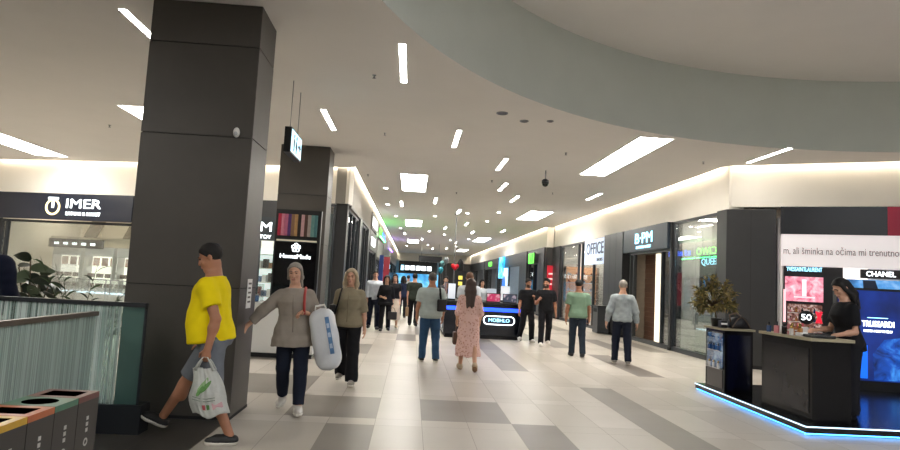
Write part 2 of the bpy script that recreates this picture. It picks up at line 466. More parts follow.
def column_plate():
    t = thing('notice_plate', 'small white notice plate with lettering on the side of the big column', 'sign', (-1.785, 7.02, 1.29), PI/2)
    bx('plate', M_WHITEP, t, -.09, -.008, -.16, .09, -.001, .16)
    d = mat('notice_ink', '5a5550', .6)
    for i in range(5): bx('printed_line', d, t, -.06, -.0095, .10 - i*.05, .06 - .02*(i % 2), -.008, .12 - i*.05)
column_plate()
def hanging_sign():
    # face in a plane along the concourse, seen from the right
    t = thing('hanging_sign', 'lit restroom direction sign hanging from the ceiling beside the big column', 'sign', (-1.93, 9.55, 3.5), PI/2)
    bx('housing', M_BLACK, t, -.42, -.04, -.19, .42, .06, .19)
    bx('face', emit('sign_face_blue_white', 'bfe6f5', 1.6), t, -.39, -.046, -.165, .39, -.04, .165)
    k = mat('sign_ink', '1d3a4a', .5)
    def fig(x, skirt):
        b = B(); b.ring((x, .095), .0, .032, -.052, -.046, 12)
        if skirt: b.prism([(x-.02, .05), (x+.02, .05), (x+.06, -.06), (x-.06, -.06)], 'y', -.052, -.046)
        else: b.prism([(x-.04, .05), (x+.04, .05), (x+.035, -.05), (x-.035, -.05)], 'y', -.052, -.046)
        b.box(x-.025, -.052, -.14, x-.006, -.046, -.04); b.box(x+.006, -.052, -.14, x+.025, -.046, -.04)
        b.build('pictogram', k, t)
    fig(-.2, False); fig(-.02, True)
    b = B(); b.prism([(.12, -.02), (.24, -.02), (.24, -.07), (.33, .0), (.24, .07), (.24, .02), (.12, .02)], 'y', -.052, -.046); b.build('arrow', k, t)
    for x in (-.3, .3): B().tube([(x, .01, .19), (x, .01, CZ - 3.5)], .006, 6).build('cable', M_GREYM, t)
hanging_sign()
# ------------------------------------------------------------------ shop fronts
# local frame of a front: x to the viewer's right along the wall, y into the shop, z up
def shopfront(name, label, loc, rz, w, ztop=3.45, sill=.12, mull=(), fascia=None, glass_m=None, frame_m=None, glass_x=None, group=None, transom=None):
    t = thing(name, label, 'shop front', loc, rz, group)
    fm = frame_m or M_FRAME
    zt = fascia if fascia else ztop
    b = B(); f = .07
    b.box(0, .02, 0, w, .12, sill)
    b.box(0, .02, zt - f, w, .12, zt)
    b.box(0, .02, sill, f, .12, zt - f); b.box(w - f, .02, sill, w, .12, zt - f)
    for m in mull: b.box(m - f/2, .02, sill, m + f/2, .12, zt - f)
    if transom: b.box(f, .03, transom, w - f, .11, transom + .05)
    b.build('frame', fm, t)
    edges = [f] + sorted(mull) + [w - f]
    for a, c in zip(edges, edges[1:]):
        if glass_x is None or any(abs((a+c)/2 - g) < (c-a)/2 for g in glass_x):
            bx('glass_pane', glass_m or M_GLASS, t, a + .02, .065, sill, c - .02, .075, zt - f)
    return t
def room(name_w, t, w, d, h, wall, floor_m, ceil_m=None, lights=2, power=6., x0=0., panelw=.3):
    """shop interior behind the front"""
    bx('interior_floor', floor_m, t, x0, .13, .004, x0+w, d, .012)
    bx('interior_wall', wall, t, x0, d, 0, x0+w, d+.05, h)
    bx('interior_wall', wall, t, x0-.05, .13, 0, x0, d, h); bx('interior_wall', wall, t, x0+w, .13, 0, x0+w+.05, d, h)
    bx('interior_ceiling', ceil_m or M_CEIL, t, x0, .13, h, x0+w, d, h+.04)
    for i in range(lights):
        xx = x0 + w*(i+.5)/lights
        bx('interior_lamp', emit('interior_lamp_%d' % int(power), 'fff8f0', power*3.), t, xx-panelw/2, d*.35, h-.03, xx+panelw/2, d*.35+.9, h-.005)
def pillar(label, loc, rz, w, d, h, m=None, group=None):
    t = thing('pillar', label, 'pillar', loc, rz, group, kind='structure')
    bx('cladding', m or M_PANEL, t, 0, 0, .08, w, d, h); bx('skirting', M_MBLACK, t, .0, -.004, 0, w, d, .08)
    n = max(1, int(w/.62))
    for i in range(1, n+1):
        if i < n: bx('panel_joint', M_COLS, t, w*i/n-.004, -.002, .08, w*i/n+.004, .002, h)
    return t
M_WARMW = mat('shop_white_wall', 'dedbd4', .7, var=.03)
M_LFLOOR = mat('shop_floor_pale', 'b9b3a8', .35, var=.05)
M_WOOD = mat('brown_wood_wall', '5d4030', .45, var=.25, scale=3, stretch=(.6, .6, 9))
def facing_right(y): return (XR, y, 0)

# --- near corner pillar of the right side: one face along the concourse, one on the angled front
def corner_pillar():
    t = thing('pillar', 'dark corner pillar behind the potted plant, right of the glass front', 'pillar', (0, 0, 0), kind='structure')
    d = Vector((A1[0]-A0[0], A1[1]-A0[1])).normalized(); n = Vector((-d.y, d.x));
    a = Vector((XR - .05, 13.36)); c = a + d*.98; e = c + n*.6
    b = B(); b.prism([(a.x, a.y), (c.x, c.y), (e.x, e.y), (XR + .4, 13.95), (XR - .05, 13.80)], 'z', .08, 3.46); b.build('cladding', M_PANEL, t)
    k = a + d*.49; m = k - n*.003
    b = B(); p = Vector((.004*d.x, .004*d.y))
    b.prism([((m-p).x, (m-p).y), ((m+p).x, (m+p).y), ((m+p+n*.01).x, (m+p+n*.01).y), ((m-p+n*.01).x, (m-p+n*.01).y)], 'z', .08, 3.45); b.build('panel_joint', M_COLS, t)
    b = B(); b.prism([(a.x-.01, a.y-.01), (c.x, c.y-.01), (e.x, e.y), (XR + .4, 13.95), (XR - .06, 13.80)], 'z', 0, .08); b.build('skirting', M_MBLACK, t)
corner_pillar()

# --- glass corner shop ("QUEEN" sign inside)
q = shopfront('shopfront', 'tall clear glass shop front between the watch shop and the dark corner pillar', (XR, 16.36, 0), -PI/2, 2.56, mull=())
room('q', q, 2.56, 1.1, 3.5, M_WARMW, M_LFLOOR, lights=2, power=12)
qs = thing('shop_sign', 'blue sign with white capitals inside the glass corner shop', 'sign', (XR + .55, 16.0, 0), -PI/2)
bx('panel', mat('sign_blue_dark', '10222e', .4), qs, .10, 0, 1.62, 1.5, .05, 2.55)
text('QUEEN', M_LETB, qs, .72, -.002, 2.37, .17, 1.0)
for i in range(4): bx('lit_frame', emit('queen_frame', '2f6f9a', 1.4), qs, *[( .34+.24*i, -.008, 1.72, .46+.24*i, 0, 2.0)][0])
for x in (.2, 1.4): B().tube([(x, .025, 2.55), (x, .025, 3.5)], .008, 6).build('hanger', M_GREYM, qs)
def jewel_counter(loc, rz, w, label, group=None, lit='dff0ff'):
    t = thing('display_counter', label, 'display counter', loc, rz, group)
    bx('base', M_WHITEP, t, 0, 0, 0, w, .55, .62)
    bx('kick', M_BLACK, t, .02, -.004, 0, w-.02, .02, .08)
    bx('glass_case', M_GLASS, t, 0, 0, .63, w, .55, 1.02)
    bx('lit_bed', emit('case_bed', lit, 1.6), t, .03, .03, .625, w-.03, .52, .65)
    b = B()
    for x in (0, w-.02):
        for y in (0, .53): b.box(x, y, .62, x+.02, y+.02, 1.02)
    b.box(0, 0, 1.02, w, .02, 1.035); b.box(0, .53, 1.02, w, .55, 1.035)
    b.build('case_frame', M_GREYM, t)
    rnd = random.Random(int(loc[1]*100))
    b = B()
    for i in range(int(w/.11)):
        x = .08 + i*.11; b.lathe([(.03, 0), (.02, .05), (.026, .09)], (x, .2 + .12*(i % 2), .65), n=8)
    b.build('jewellery_stands', mat('jewel_stand', 'd8d2c6', .4), t)
    return t
jewel_counter((XR + .45, 15.9, 0), -PI/2, 1.9, 'lit white display counter inside the glass corner shop')
def bust(loc, rz, label, group):
    t = thing('necklace_bust', label, 'display bust', loc, rz, group)
    B().lathe([(.06, 0), (.06, .01), (.012, .02), (.012, .1)], n=14).build('stand', M_CHROME, t)
    B().lathe([(.05, .1), (.095, .17), (.10, .24), (.06, .29), (.035, .33), (.037, .40)], n=16).build('torso', M_WHITEP, t)
for i, lab in enumerate(('white necklace bust on the counter of the glass corner shop, by the watch shop', 'white necklace bust on the counter of the glass corner shop, middle one', 'white necklace bust on the counter of the glass corner shop, by the dark pillar')):
    bust((XR + .72, 15.5 - .55*i, 1.035), -PI/2, lab, 'necklace busts in the glass corner shop')
pillar('narrow dark mullion pillar between the glass front and the watch shop', (XR - .02, 16.48, 0), -PI/2, .12, .3, 3.45)

# --- watch shop (B.PM)
t = shopfront('shopfront', 'dark watch shop front beside the shoe shop, open doorway and wooden wall inside', (XR, 19.66, 0), -PI/2, 3.18, fascia=2.74, mull=(.35, 2.55), glass_x=(2.8,))
room('b', t, 3.18, 3.2, 2.9, mat('beige_shop_wall', '8d8170', .6, var=.08), mat('brown_shop_floor', '6d5a49', .4, var=.1), lights=2, power=2)
wp = thing('wooden_partition', 'brown partition of horizontal wooden boards just inside the watch shop doorway', 'partition', (XR + .5, 19.58, 0), -PI/2)
b = B()
for i in range(18): b.box(0, .01*(i % 2), .15*i, .86, .05, .15*i + .144)
b.build('boards', M_WOOD, wp)
bx('lit_edge', emit('lit_door_edge', 'fff3dc', 1.2), wp, .96, -.04, .02, 1.17, .05, 2.7)
jewel_counter((XR + 1.4, 18.0, 0), -PI/2, .75, 'small lit counter behind the man in the denim jacket, in the watch shop', lit='ffe6b8')
sg = thing('shop_sign', 'dark blue fascia sign with lit letters over the watch shop beside the shoe shop', 'sign', (XR, 20.05, 0), -PI/2)
bx('board', mat('fascia_blue_black', '1c2a38', .4, var=.05), sg, 0, -.10, 2.74, 3.58, .02, 3.46)
text('B·PM', M_LETB, sg, 1.85, -.10, 3.12, .33, 1.36)
for w_, x_, l_ in (('SATOVI', 1.52, .52), ('&', 1.86, .08), ('NAKIT', 2.2, .48)): text(w_, M_LETB, sg, x_, -.10, 2.86, .085, l_)
pillar('dark pillar between the shoe shop and the watch shop', (XR - .12, 21.95, 0), -PI/2, 1.95, .5, 3.46)
bn = thing('litter_bin', 'dark grey litter bin at the foot of the pillar beside the shoe shop', 'bin', (XR - .36, 21.35, 0), -PI/2)
b = B(); b.box(-.3, -.2, .03, .3, .2, .92, .015); b.build('body', mat('bin_grey', '35383b', .4), bn)
bx('lid', M_BLACK, bn, -.31, -.21, .92, .31, .21, .96); bx('slot', M_MBLACK, bn, -.2, -.205, .74, .2, -.19, .86)

# --- shoe shop (OFFICE)
t = shopfront('shopfront', 'bright shoe shop front with shelves behind glass and glazed door', (XR, 28.95, 0), -PI/2, 7.0, mull=(3.0, 3.55, 5.2), glass_x=(1.5, 4.4, 6.2))
room('o', t, 7.0, 3.6, 3.5, M_WARMW, M_LFLOOR, lights=3, power=16, panelw=.5)
sg = thing('shop_sign', 'white shoe shop sign with dark blue capitals over the glazed door', 'sign', (XR, 28.95, 0), -PI/2)
bx('board', emit('office_board', 'c4d3e6', .5), sg, 4.25, -.06, 2.46, 6.85, .01, 3.42)
text('OFFICE', mat('office_blue', '14304f', .4), sg, 5.65, -.062, 3.04, .46, 2.2)
text('SHOES', mat('office_dark', '101a26', .5), sg, 6.3, -.062, 2.62, .11, .7)
SHOE_COLS = [mat('shoe_white', 'e8e8e6', .5), mat('shoe_black', '1c1c1e', .5), mat('shoe_tan', '9a6a44', .5), mat('shoe_red', 'a8443a', .5), mat('shoe_blue', '3f5f8a', .5)]
def display_shoe():
    t = thing('display_shoe', 'shoe', 'shoe'); b = B(); b.smooth = True
    b.ball((0, -.045, .035), (.042, .095, .04)); b.ball((0, .06, .06), (.036, .06, .062)); b.build('upper', SHOE_COLS[0], t)
    b = B(); b.box(-.042, -.14, 0, .042, .12, .022, .008); b.build('sole', SHOE_COLS[0], t)
    return t
def shelf_unit(loc, rz, w, n, label, group=None):
    t = thing('shelf_unit', label, 'shelf', loc, rz, group)
    bx('back_panel', emit('shelf_back_orange_glow', 'd9a47c', .8) if 'orange' in label else emit('shelf_back_white_glow', 'e4e8ee', 1.15), t, 0, .34, 0, w, .36, 2.5)  # glow put into the back panels to brighten the dim shoe shop
    for i in range(n): bx('shelf', M_WHITEP, t, 0, 0, .3 + i*.36, w, .34, .325 + i*.36)
    for x in (0, w): bx('upright', M_GREYM, t, x-.015, .0, 0, x+.015, .34, 2.5)
    return t
rnd = random.Random(3)
src = None
for (ox, oy, rz_, w, lab, where) in ((XR + .16, 28.52, 0., 1.55, 'shoe shelf with orange back wall at the far end of the shoe shop', 'orange'), (XR + 2.0, 28.3, -PI/2, 4.0, 'white shoe shelf behind the glazed shoe shop door', 'white')):
    shelf_unit((ox, oy, 0), rz_, w, 6, lab)
    for i in range(6):
        for k in range(int(w/.36)):
            s_ = display_shoe() if src is None else copy_tree(src)
            if src is None: src = s_
            u_ = .2 + .36*k; s_.location = (ox + u_*math.cos(rz_) - .16*math.sin(rz_), oy + u_*math.sin(rz_) + .16*math.cos(rz_), .327 + i*.36); s_.rotation_euler = (0, 0, rz_ + rnd.uniform(-.5, .5))
            s_['group'] = 'shoes on the %s shelf of the shoe shop' % where; s_['label'] = 'shoe displayed on the %s shelf inside the shoe shop' % ('orange-backed' if where == 'orange' else 'white')
            if src is not s_:
                for ch in s_.children:
                    if ch.name.startswith('upper'):
                        ch.data = ch.data.copy(); ch.data.materials[0] = SHOE_COLS[rnd.randrange(5)]
pillar('dark pillar at the far end of the shoe shop', (XR - .05, 30.4, 0), -PI/2, 1.40, .4, 3.46)

# --- step in the right front: red poster on its end face
stp = bx('wall_right_step', M_PANEL, None, 6.60, 30.41, 0, 7.0, 30.6, 3.45); struct(stp)
ps = thing('wall_poster', 'narrow red upright poster beside the shoe shop', 'poster', (6.83, 30.38, 0))
bx('board', emit('red_poster', 'b01a2c', .55), ps, -.17, -.02, .35, .17, .01, 2.55)
for i in range(3): bx('printed_block', emit('red_poster_white', 'f0d8d8', .5), ps, -.1, -.024, 1.6 + .25*i, .08 + .02*i, -.019, 1.68 + .25*i)

# --- farther shops on the right (fronts at X = 6.60)
def simple_front(y_far, w, label, sign=None, sign_m=None, sign_x=None, sign_h=.3, sign_w=None, wallc='5a6068', fascia=2.75, power=3, opened=True):
    t = shopfront('shopfront', label, (6.60, y_far, 0), -PI/2, w, fascia=fascia, mull=(w*.5,), glass_x=None if not opened else (w*.2,))
    room('s', t, w, 3.0, 3.0, mat('wall_' + wallc, wallc, .6, var=.06), M_LFLOOR, lights=2, power=power)
    bx('fascia', M_PANEL, t, 0, -.04, fascia, w, .1, 3.46)
    if sign:
        for i in range(4): bx('lit_letter_block', sign_m, t, (sign_x or w/2) - 1.0 + .5*i, -.06, fascia + .18, (sign_x or w/2) - .64 + .5*i, -.04, fascia + .52)
    return t
M_GREEN = emit('green_sign', '58f03c', 2.6)
simple_front(35.2, 3.0, 'dark shop front behind the two men in black', None, wallc='16263e', power=1.5)
ex = thing('exit_sign', 'green lit exit sign above the dark passage behind the two men in black', 'sign', (6.40, 33.5, 0), -PI/2)
bx('box', M_BLACK, ex, -.2, -.06, 2.66, 1.3, .02, 3.26); bx('face', M_GREEN, ex, -.16, -.07, 2.70, 1.26, -.06, 3.22)
b = B(); gi = mat('exit_ink', '0b3d12', .5)
b.ring((.5, 3.12), 0, .06, -.076, -.07, 12); b.prism([(.42, 3.05), (.58, 3.05), (.66, 2.72), (.58, 2.72), (.5, 2.9), (.4, 2.72), (.32, 2.72)], 'y', -.076, -.07); b.box(.78, -.076, 2.72, 1.02, -.07, 3.2); b.build('pictogram', gi, ex)
pillar('dark pillar beside the green exit sign, nearer side', (6.52, 32.1, 0), -PI/2, 1.5, .4, 3.46)
pillar('dark pillar beyond the green exit sign', (6.52, 37.6, 0), -PI/2, 2.3, .4, 3.46)
cy = simple_front(47.0, 9.2, 'shop front with bright blue lit sign behind the centre kiosk', None, wallc='c9d6e2', power=5)
bs = thing('shop_sign', 'bright cyan lit sign panel beyond the centre kiosk', 'sign', (6.45, 45.6, 0), -PI/2)
bx('panel', noise_emit('cyan_panel', ['0e5f9a', '2fb6ef', 'd4f4ff'], 2.2, 1.6), bs, 0, -.08, 1.9, 2.4, .02, 3.42)
po = thing('wall_poster', 'blue and white poster with round shape beside the cyan sign', 'poster', (6.45, 43.6, 0), -PI/2)
bx('board', emit('poster_white', 'c9d6e8', .8), po, 0, -.04, .3, 1.9, .02, 2.6)
b = B(); b.ring((.6, 1.3), 0, .8, -.05, -.04, 24); b.build('blue_disc', emit('poster_blue', '1e62c4', .8), po)
simple_front(56.5, 8.5, 'far shop front with small green lit sign', 'blocks', M_GREEN, 4.5, .34, 2.4, wallc='8c929a', power=5)
simple_front(70, 13, 'farthest shop front on the right side', None, wallc='a9adb4', power=5)
pillar('dark pillar between the far right shops', (6.52, 48.0, 0), -PI/2, .8, .4, 3.46); pillar('dark pillar beside the farthest right shop', (6.52, 57.0, 0), -PI/2, .8, .4, 3.46)

# ------------------------------------------------------------------ perfumery on the angled front
ang = math.atan2(A1[1]-A0[1], A1[0]-A0[0])
def angled(name, label, cat, u, v=0., group=None):
    d = Vector((math.cos(ang), math.sin(ang))); n = Vector((-d.y, d.x))
    p = Vector(A0) + d*u + n*v
    return thing(name, label, cat, (p.x, p.y, 0), ang, group)
pf = angled('shopfront', 'open perfume shop front with black header right of the corner pillar', 'shop front', .98)
bx('header', mat('header_black', '0b0c12', .3), pf, 0, 0, 2.93, 4.6, .1, 3.53)
bx('header_red', mat('header_red', 'a3123a', .45), pf, 1.93, -.012, 2.93, 4.6, 0, 3.52)
room('p', pf, 4.6, 3.2, 3.3, mat('perfume_wall', 'c9c6c4', .6), mat('perfume_floor', '55504c', .3), lights=3, power=9, panelw=.5)
bx('screen_band', emit('led_band', 'd9d2d2', .62), pf, .02, .02, 2.25, 4.6, .12, 2.93)
text('m, ali šminka na očima mi trenutno', mat('band_ink', '8a8283', .6), pf, 1.09, .018, 2.57, .155, 2.06)
# pink beauty wall
yd = angled('beauty_display', 'black make-up display with pink screen at the back of the perfume shop', 'display', 1.08, .55)
bx('body', M_BLACK, yd, 0, 0, 0, 1.13, .35, 2.42)
bx('screen', noise_emit('pink_screen', ['c2566e', 'ef93a6', 'ffd7dc'], 1.25, 7., dist=.6), yd, .03, -.03, 1.50, .76, 0, 2.04)
bx('bottle_picture', emit('bottle_picture', 'f7d3d8', 1.2), yd, .36, -.036, 1.62, .44, -.03, 1.98)
bx('caption_picture', emit('caption_picture', 'f0c3cb', 1.1), yd, .2, -.036, 1.58, .6, -.03, 1.61)
text('YVESSAINTLAURENT', M_LETB, yd, .40, -.004, 2.2, .095, .68)
bx('shelf_panel', noise_emit('beauty_shelf', ['1b1012', '8c5b50', 'f0d8cf'], .8, 14.), yd, .08, -.012, .82, .74, 0, 1.44)
for i in range(3): bx('shelf', M_WHITEP, yd, .08, -.10, .86 + .19*i, .74, 0, .875 + .19*i)
bx('lit_edge', emit('pink_edge', 'f6b9bd', 1.3), yd, .0, -.035, .8, .045, .0, 1.75)
b = B(); b.ring((.43, 1.16), 0, .15, -.125, -.11, 24); b.build('round_badge', M_BLACK, yd)
text('50', M_LETW, yd, .43, -.126, 1.16, .13, .19)
b = B(); b.prism([(.6, 1.3), (.66, 1.3), (.74, 1.05), (.68, 1.05)], 'y', -.12, -.11); b.prism([(.68, 1.3), (.74, 1.3), (.66, 1.05), (.6, 1.05)], 'y', -.12, -.11); b.build('red_ribbon', emit('red_ribbon', 'd8203a', .8), yd)
sh = thing
def perfume(loc, rz, label, group, kind=0, k=1.):
    t = thing('perfume_bottle', label, 'bottle', loc, rz, group)
    cols = (('perfume_rose', 'd98f95'), ('perfume_amber', 'b27a45'), ('perfume_black', '17171a'), ('perfume_clear', 'd8d4d0'), ('perfume_blue', '2c4a7a'))
    n, c = cols[kind % 5]
    b = B(); b.box(-.022*k, -.014*k, 0, .022*k, .014*k, .075*k, .004); b.build('flask', mat(n, c, .12), t)
    B().lathe([(.010*k, .075*k), (.013*k, .08*k), (.013*k, .115*k)], n=10).build('cap', mat('cap_gold', 'b99a5a', .25, metal=.8) if kind % 2 else M_BLACK, t)
    return t
d_ = Vector((math.cos(ang), math.sin(ang))); n_ = Vector((-d_.y, d_.x))
for r in range(3):
    for i in range(6):
        p = Vector(A0) + d_*(1.08 + .13 + .115*i) + n_*(.55 - .06)
        perfume((p.x, p.y, .876 + .19*r), ang, 'small bottle on the lit shelves under the pink screen', 'bottles on the make-up display', (r*5+i) % 5, .95)
# white lit wall unit and the black sign with white capitals
wu = angled('lit_wall_unit', 'white lit wall unit above the vendor, left of the black fascia sign', 'display', 2.13, 1.1)
bx('panel', emit('lit_white_panel', 'ece6e0', 1.5), wu, .0, .0, 1.85, .62, .05, 2.3); bx('body', M_WHITEP, wu, 0, .05, 0, 2.4, .4, 2.35)
cs = angled('shop_sign', 'black fascia sign with bold white capitals in the perfume shop', 'sign', 2.52, .5)
bx('board', M_BLACK, cs, 0, 0, 2.06, 1.6, .08, 2.25)
text('CHANEL', M_LETW, cs, .36, -.002, 2.155, .105, .52, bold=.008)
bi = angled('lit_picture', 'light blue lit picture below the black fascia sign', 'lightbox', 2.28, .5)
bx('panel', noise_emit('blue_face_picture', ['16406e', '4c95d8', 'a6d0f2'], 1.1, 3.2), bi, 0, 0, 1.55, 1.7, .05, 2.03)
b = B(); b.prism([(.3, 1.6), (.62, 1.6), (.5, 2.02), (.28, 2.02)], 'y', -.006, 0); b.build('dark_shape', mat('picture_navy', '0f2340', .4), bi)
b = B(); b.prism([(.9, 1.6), (1.3, 1.6), (1.2, 1.95), (1.0, 2.0)], 'y', -.006, 0); b.build('dark_shape', MATS['picture_navy'], bi)

# ------------------------------------------------------------------ promotion platform with counter, cabinet, lightbox
pl = thing('promotion_platform', 'low black platform with glowing white-blue edge in front of the perfume shop', 'platform', (4.6, 7.0, 0))
pts = [(.0, .0), (4.6, -.05), (4.6, 3.2), (.10, 3.0)]
b = B(); b.prism(pts, 'z', .03, .11); b.build('deck', mat('platform_black', '141416', .18), pl)
b = B(); b.prism([(x + (.05 if x < 1 else -.05), y + (.05 if y < 1 else -.05)) for x, y in pts], 'z', .0, .03); b.build('plinth', M_MBLACK, pl)
b = B()
def edge(p, q, o, z0, z1):
    p = Vector(p); q = Vector(q); d = (q-p).normalized(); n = Vector((d.y, -d.x))
    P = [p + n*o, q + n*o, q + n*(o+.012), p + n*(o+.012)]
    b.prism([(v.x, v.y) for v in P], 'z', z0, z1)
edge(pts[3], pts[0], 0, .094, .107) ; edge(pts[0], pts[1], 0, .094, .107)
b.build('led_edge', emit('platform_led_white', 'cfeaff', 1.5), pl)
b = B()
edge(pts[3], pts[0], -.035, .012, .03); edge(pts[0], pts[1], -.035, .012, .03)
b.build('led_underglow', emit('platform_led_blue', '4aa6ff', 6.5), pl)
# trussardi lightbox
lb = thing('lightbox', 'large blue perfume advertising lightbox behind the vendor in black', 'lightbox', (7.12, 10.04, .11), R(-9))
bx('frame', M_BLACK, lb, 0, 0, 0, 2.1, .12, 1.68)
bx('picture', noise_emit('blue_advert', ['061b52', '0c3392', '1546b4'], .75, 1.2), lb, .02, -.012, .16, 2.08, 0, 1.64)
text('TRUSSARDI', M_LETW, lb, .64, -.014, 1.09, .10, .50)
text('PRIMA NOTTE BLU', M_LETW, lb, .64, -.014, .975, .04, .44)
bx('lettering_line', M_LETB, lb, .48, -.016, 1.19, .80, -.013, 1.20)
M_BLUEL = noise_emit('blue_rock', ['04123c', '0f56c8', '4aa6ff'], .9, 4., dist=1.)
b = B(); b.box(.36, -.03, .2, .47, -.012, .74); b.build('bottle_picture', emit('blue_bottle', '1268e8', 1.0), lb)
b = B(); b.prism([(.58, .18), (1.5, .18), (1.5, .86), (1.2, .92), (.74, .84), (.56, .6)], 'y', -.02, -.012); b.build('rock_picture', M_BLUEL, lb)
b = B(); b.prism([(.05, .2), (.30, .2), (.33, .5), (.25, .66), (.08, .5)], 'y', -.02, -.012); b.build('rock_picture', M_BLUEL, lb)
# counter
M_CNT = mat('counter_black_gloss', '0e0e11', .2, spec=.25); M_TOP = mat('counter_top_sand', 'a39a80', .35, var=.08)
ct = thing('promotion_counter', 'black glossy promotion counter where the vendor stands', 'counter', (4.79, 7.18, .11))
bx('body', M_CNT, ct, .0, .0, 0, .48, 1.06, .95)
bx('top', M_TOP, ct, -.03, -.03, .95, .51, 1.09, .985)
bx('front_panel', mat('counter_panel', '27272c', .15, var=.2, scale=3, spec=.35), ct, -.008, .06, .1, 0, 1.0, .86)
# cabinet
cb = thing('glass_cabinet', 'black perfume cabinet with lit glass front under the plant', 'cabinet', (4.66, 9.0, .11))
bx('body', M_CNT, cb, .012, .012, 0, .44, .6, .92); bx('top', M_TOP, cb, -.02, -.02, .92, .46, .62, .95)
bx('side_panel', mat('cabinet_side_blue', '10132a', .12), cb, .05, .004, .06, .40, .012, .86)
bx('lit_display', noise_emit('cabinet_lit', ['0a1430', '2d6fae', 'cfe6f4'], .9, 6.), cb, .004, .07, .36, .012, .53, .86)
bx('lower_panel', mat('cabinet_lower', '4a4644', .3), cb, .004, .07, .06, .012, .53, .33)
bx('glass_door', M_GLASS, cb, -.004, .05, .34, .0, .55, .88)
for z in (.34, .6): bx('shelf', M_CHROME, cb, -.03, .08, z, .0, .52, z+.012)
for z in (.352, .612):
    for i in range(3): perfume((4.645, 9.15 + .14*i, .11 + z), PI/2, 'tiny bottle on the shelves of the black cabinet under the plant', 'bottles in the black cabinet', 3 if z < .5 else 4, .9)
# things on the counter
rnd = random.Random(5)
spots = []
for i in range(8):
    x, y = 4.80 + .05*(i % 2) + rnd.uniform(-.01, .01), 8.10 - .085*i
    spots.append((x, y))
tones = ('rose', 'amber', 'black', 'clear', 'blue')
where = ('at the far end of the counter', 'second from the far end of the counter', 'third from the far end of the counter', 'fourth from the far end of the counter', 'fifth from the far end of the counter', 'sixth from the far end of the counter', 'just behind the white tester box', 'nearest the black tray')
for i, (x, y) in enumerate(spots):
    kd = (4, 2, 0, 0, 2, 1, 3, 1)[i]
    perfume((x, y, 1.095), PI/2 + rnd.uniform(-.4, .4), '%s perfume bottle %s' % (tones[kd], where[i]), 'perfume bottles on the promotion counter', kd, (1.15, 1.0, 1.3, 1.2, 1.35, 1.3, 1.1, 1.3)[i])
def carton(x, y, h, c, lab):
    t = thing('perfume_box', lab, 'box', (x, y, 1.095), rnd.uniform(-.3, .3), 'perfume boxes on the promotion counter')
    bx('carton', mat('carton_' + c, c, .5), t, -.03, -.03, 0, .03, .03, h); bx('label_band', M_WHITEP, t, -.031, -.031, h*.3, .031, .031, h*.45)
carton(4.95, 7.86, .13, 'c77a80', 'rose perfume carton behind the bottles on the counter'); carton(4.98, 7.70, .15, 'a8343c', 'tall red perfume carton on the counter'); carton(4.93, 7.55, .11, 'd6d2cc', 'pale perfume carton on the counter near the tray')
tr = thing('tester_tray', 'flat black tray in front of the vendor on the counter', 'tray', (4.98, 7.32, 1.095))
b = B(); b.box(-.14, -.1, 0, .14, .12, .035, .012); b.build('tray', M_BLACK, tr)
b = B(); b.box(-.10, -.06, .035, .10, .08, .05, .006); b.build('case', M_MBLACK, tr)
tp = thing('tissue_pack', 'white paper pack on the counter under the vendor\'s hands', 'paper pack', (4.88, 7.50, 1.095))
b = B(); b.box(-.06, -.05, 0, .06, .05, .045, .01); b.build('pack', M_WHITEP, tp)

# things on the cabinet: plant, box, bag
def leaf(b, p, d, L, w, curl=.3, n=4, up=Vector((0, 0, 1))):
    d = d.normalized(); s = d.cross(up)
    if s.length < 1e-3: s = Vector((1, 0, 0))
    s.normalize(); nn = s.cross(d)
    prev = None
    for i in range(n + 1):
        t = i / n
        c = p + d*(L*t) - Vector((0, 0, 1))*(curl*L*t*t)
        hw = w * math.sin(PI*min(1, .08 + .92*t)**.8) * .5 if i < n else 0.001
        cur = [b.bm.verts.new(c - s*hw + nn*hw*.25), b.bm.verts.new(c), b.bm.verts.new(c + s*hw + nn*hw*.25)]
        if prev:
            b._f([prev[0], prev[1], cur[1], cur[0]]); b._f([prev[1], prev[2], cur[2], cur[1]])
        prev = cur
def bushy_plant():
    rnd = random.Random(21)
    t = thing('potted_plant', 'bushy olive-brown artificial plant standing on the black cabinet', 'plant', (4.76, 9.45, 1.06))
    B().lathe([(.07, 0), (.09, .12), (.092, .13), (.08, .13)], n=20).build('pot', M_BLACK, t)
    b = B(); lf = B(); lf.smooth = True
    C0 = Vector((-.05, -.02, .45)); RX = .34
    b.tube([(0, 0, .1), (-.02, 0, .22), (-.03, 0, .36)], [.014, .012, .009], 7)
    for i in range(64):
        u = rnd.uniform(-.75, 1.); az = rnd.uniform(0, 2*PI); q = math.sqrt(1 - min(1, abs(u))**2); L = RX*rnd.uniform(.8, 1.05)
        e = C0 + Vector((math.cos(az)*q, math.sin(az)*q, u*.92))*L
        st = Vector((-.02, 0, .26)); m = st.lerp(e, .5) + Vector((0, 0, .03))
        b.tube([st, m, e], [.005, .0035, .002], 5)
        for k in range(24):
            v = rnd.uniform(.0, 1.05); p = m.lerp(e, v)
            d = (e - C0).normalized()*.8 + Vector((rnd.gauss(0, .7), rnd.gauss(0, .7), rnd.gauss(.1, .6)))
            lf.mi = rnd.choice((0, 0, 1, 1, 2, 3)); leaf(lf, p, d, rnd.uniform(.06, .10), rnd.uniform(.018, .028), .2, 3, Vector((rnd.gauss(0, 1), rnd.gauss(-.6, 1), rnd.gauss(.4, 1))))
    b.build('stems', mat('plant_stem', '4b3a26', .8), t)
    lf.build('foliage', [mat('leaf_olive', '6f6433', .6), mat('leaf_brownish', '7d6a3c', .6), mat('leaf_dark_olive', '4a4a26', .6), mat('leaf_pale', 'a3904f', .6)], t, rn=False)
bushy_plant()
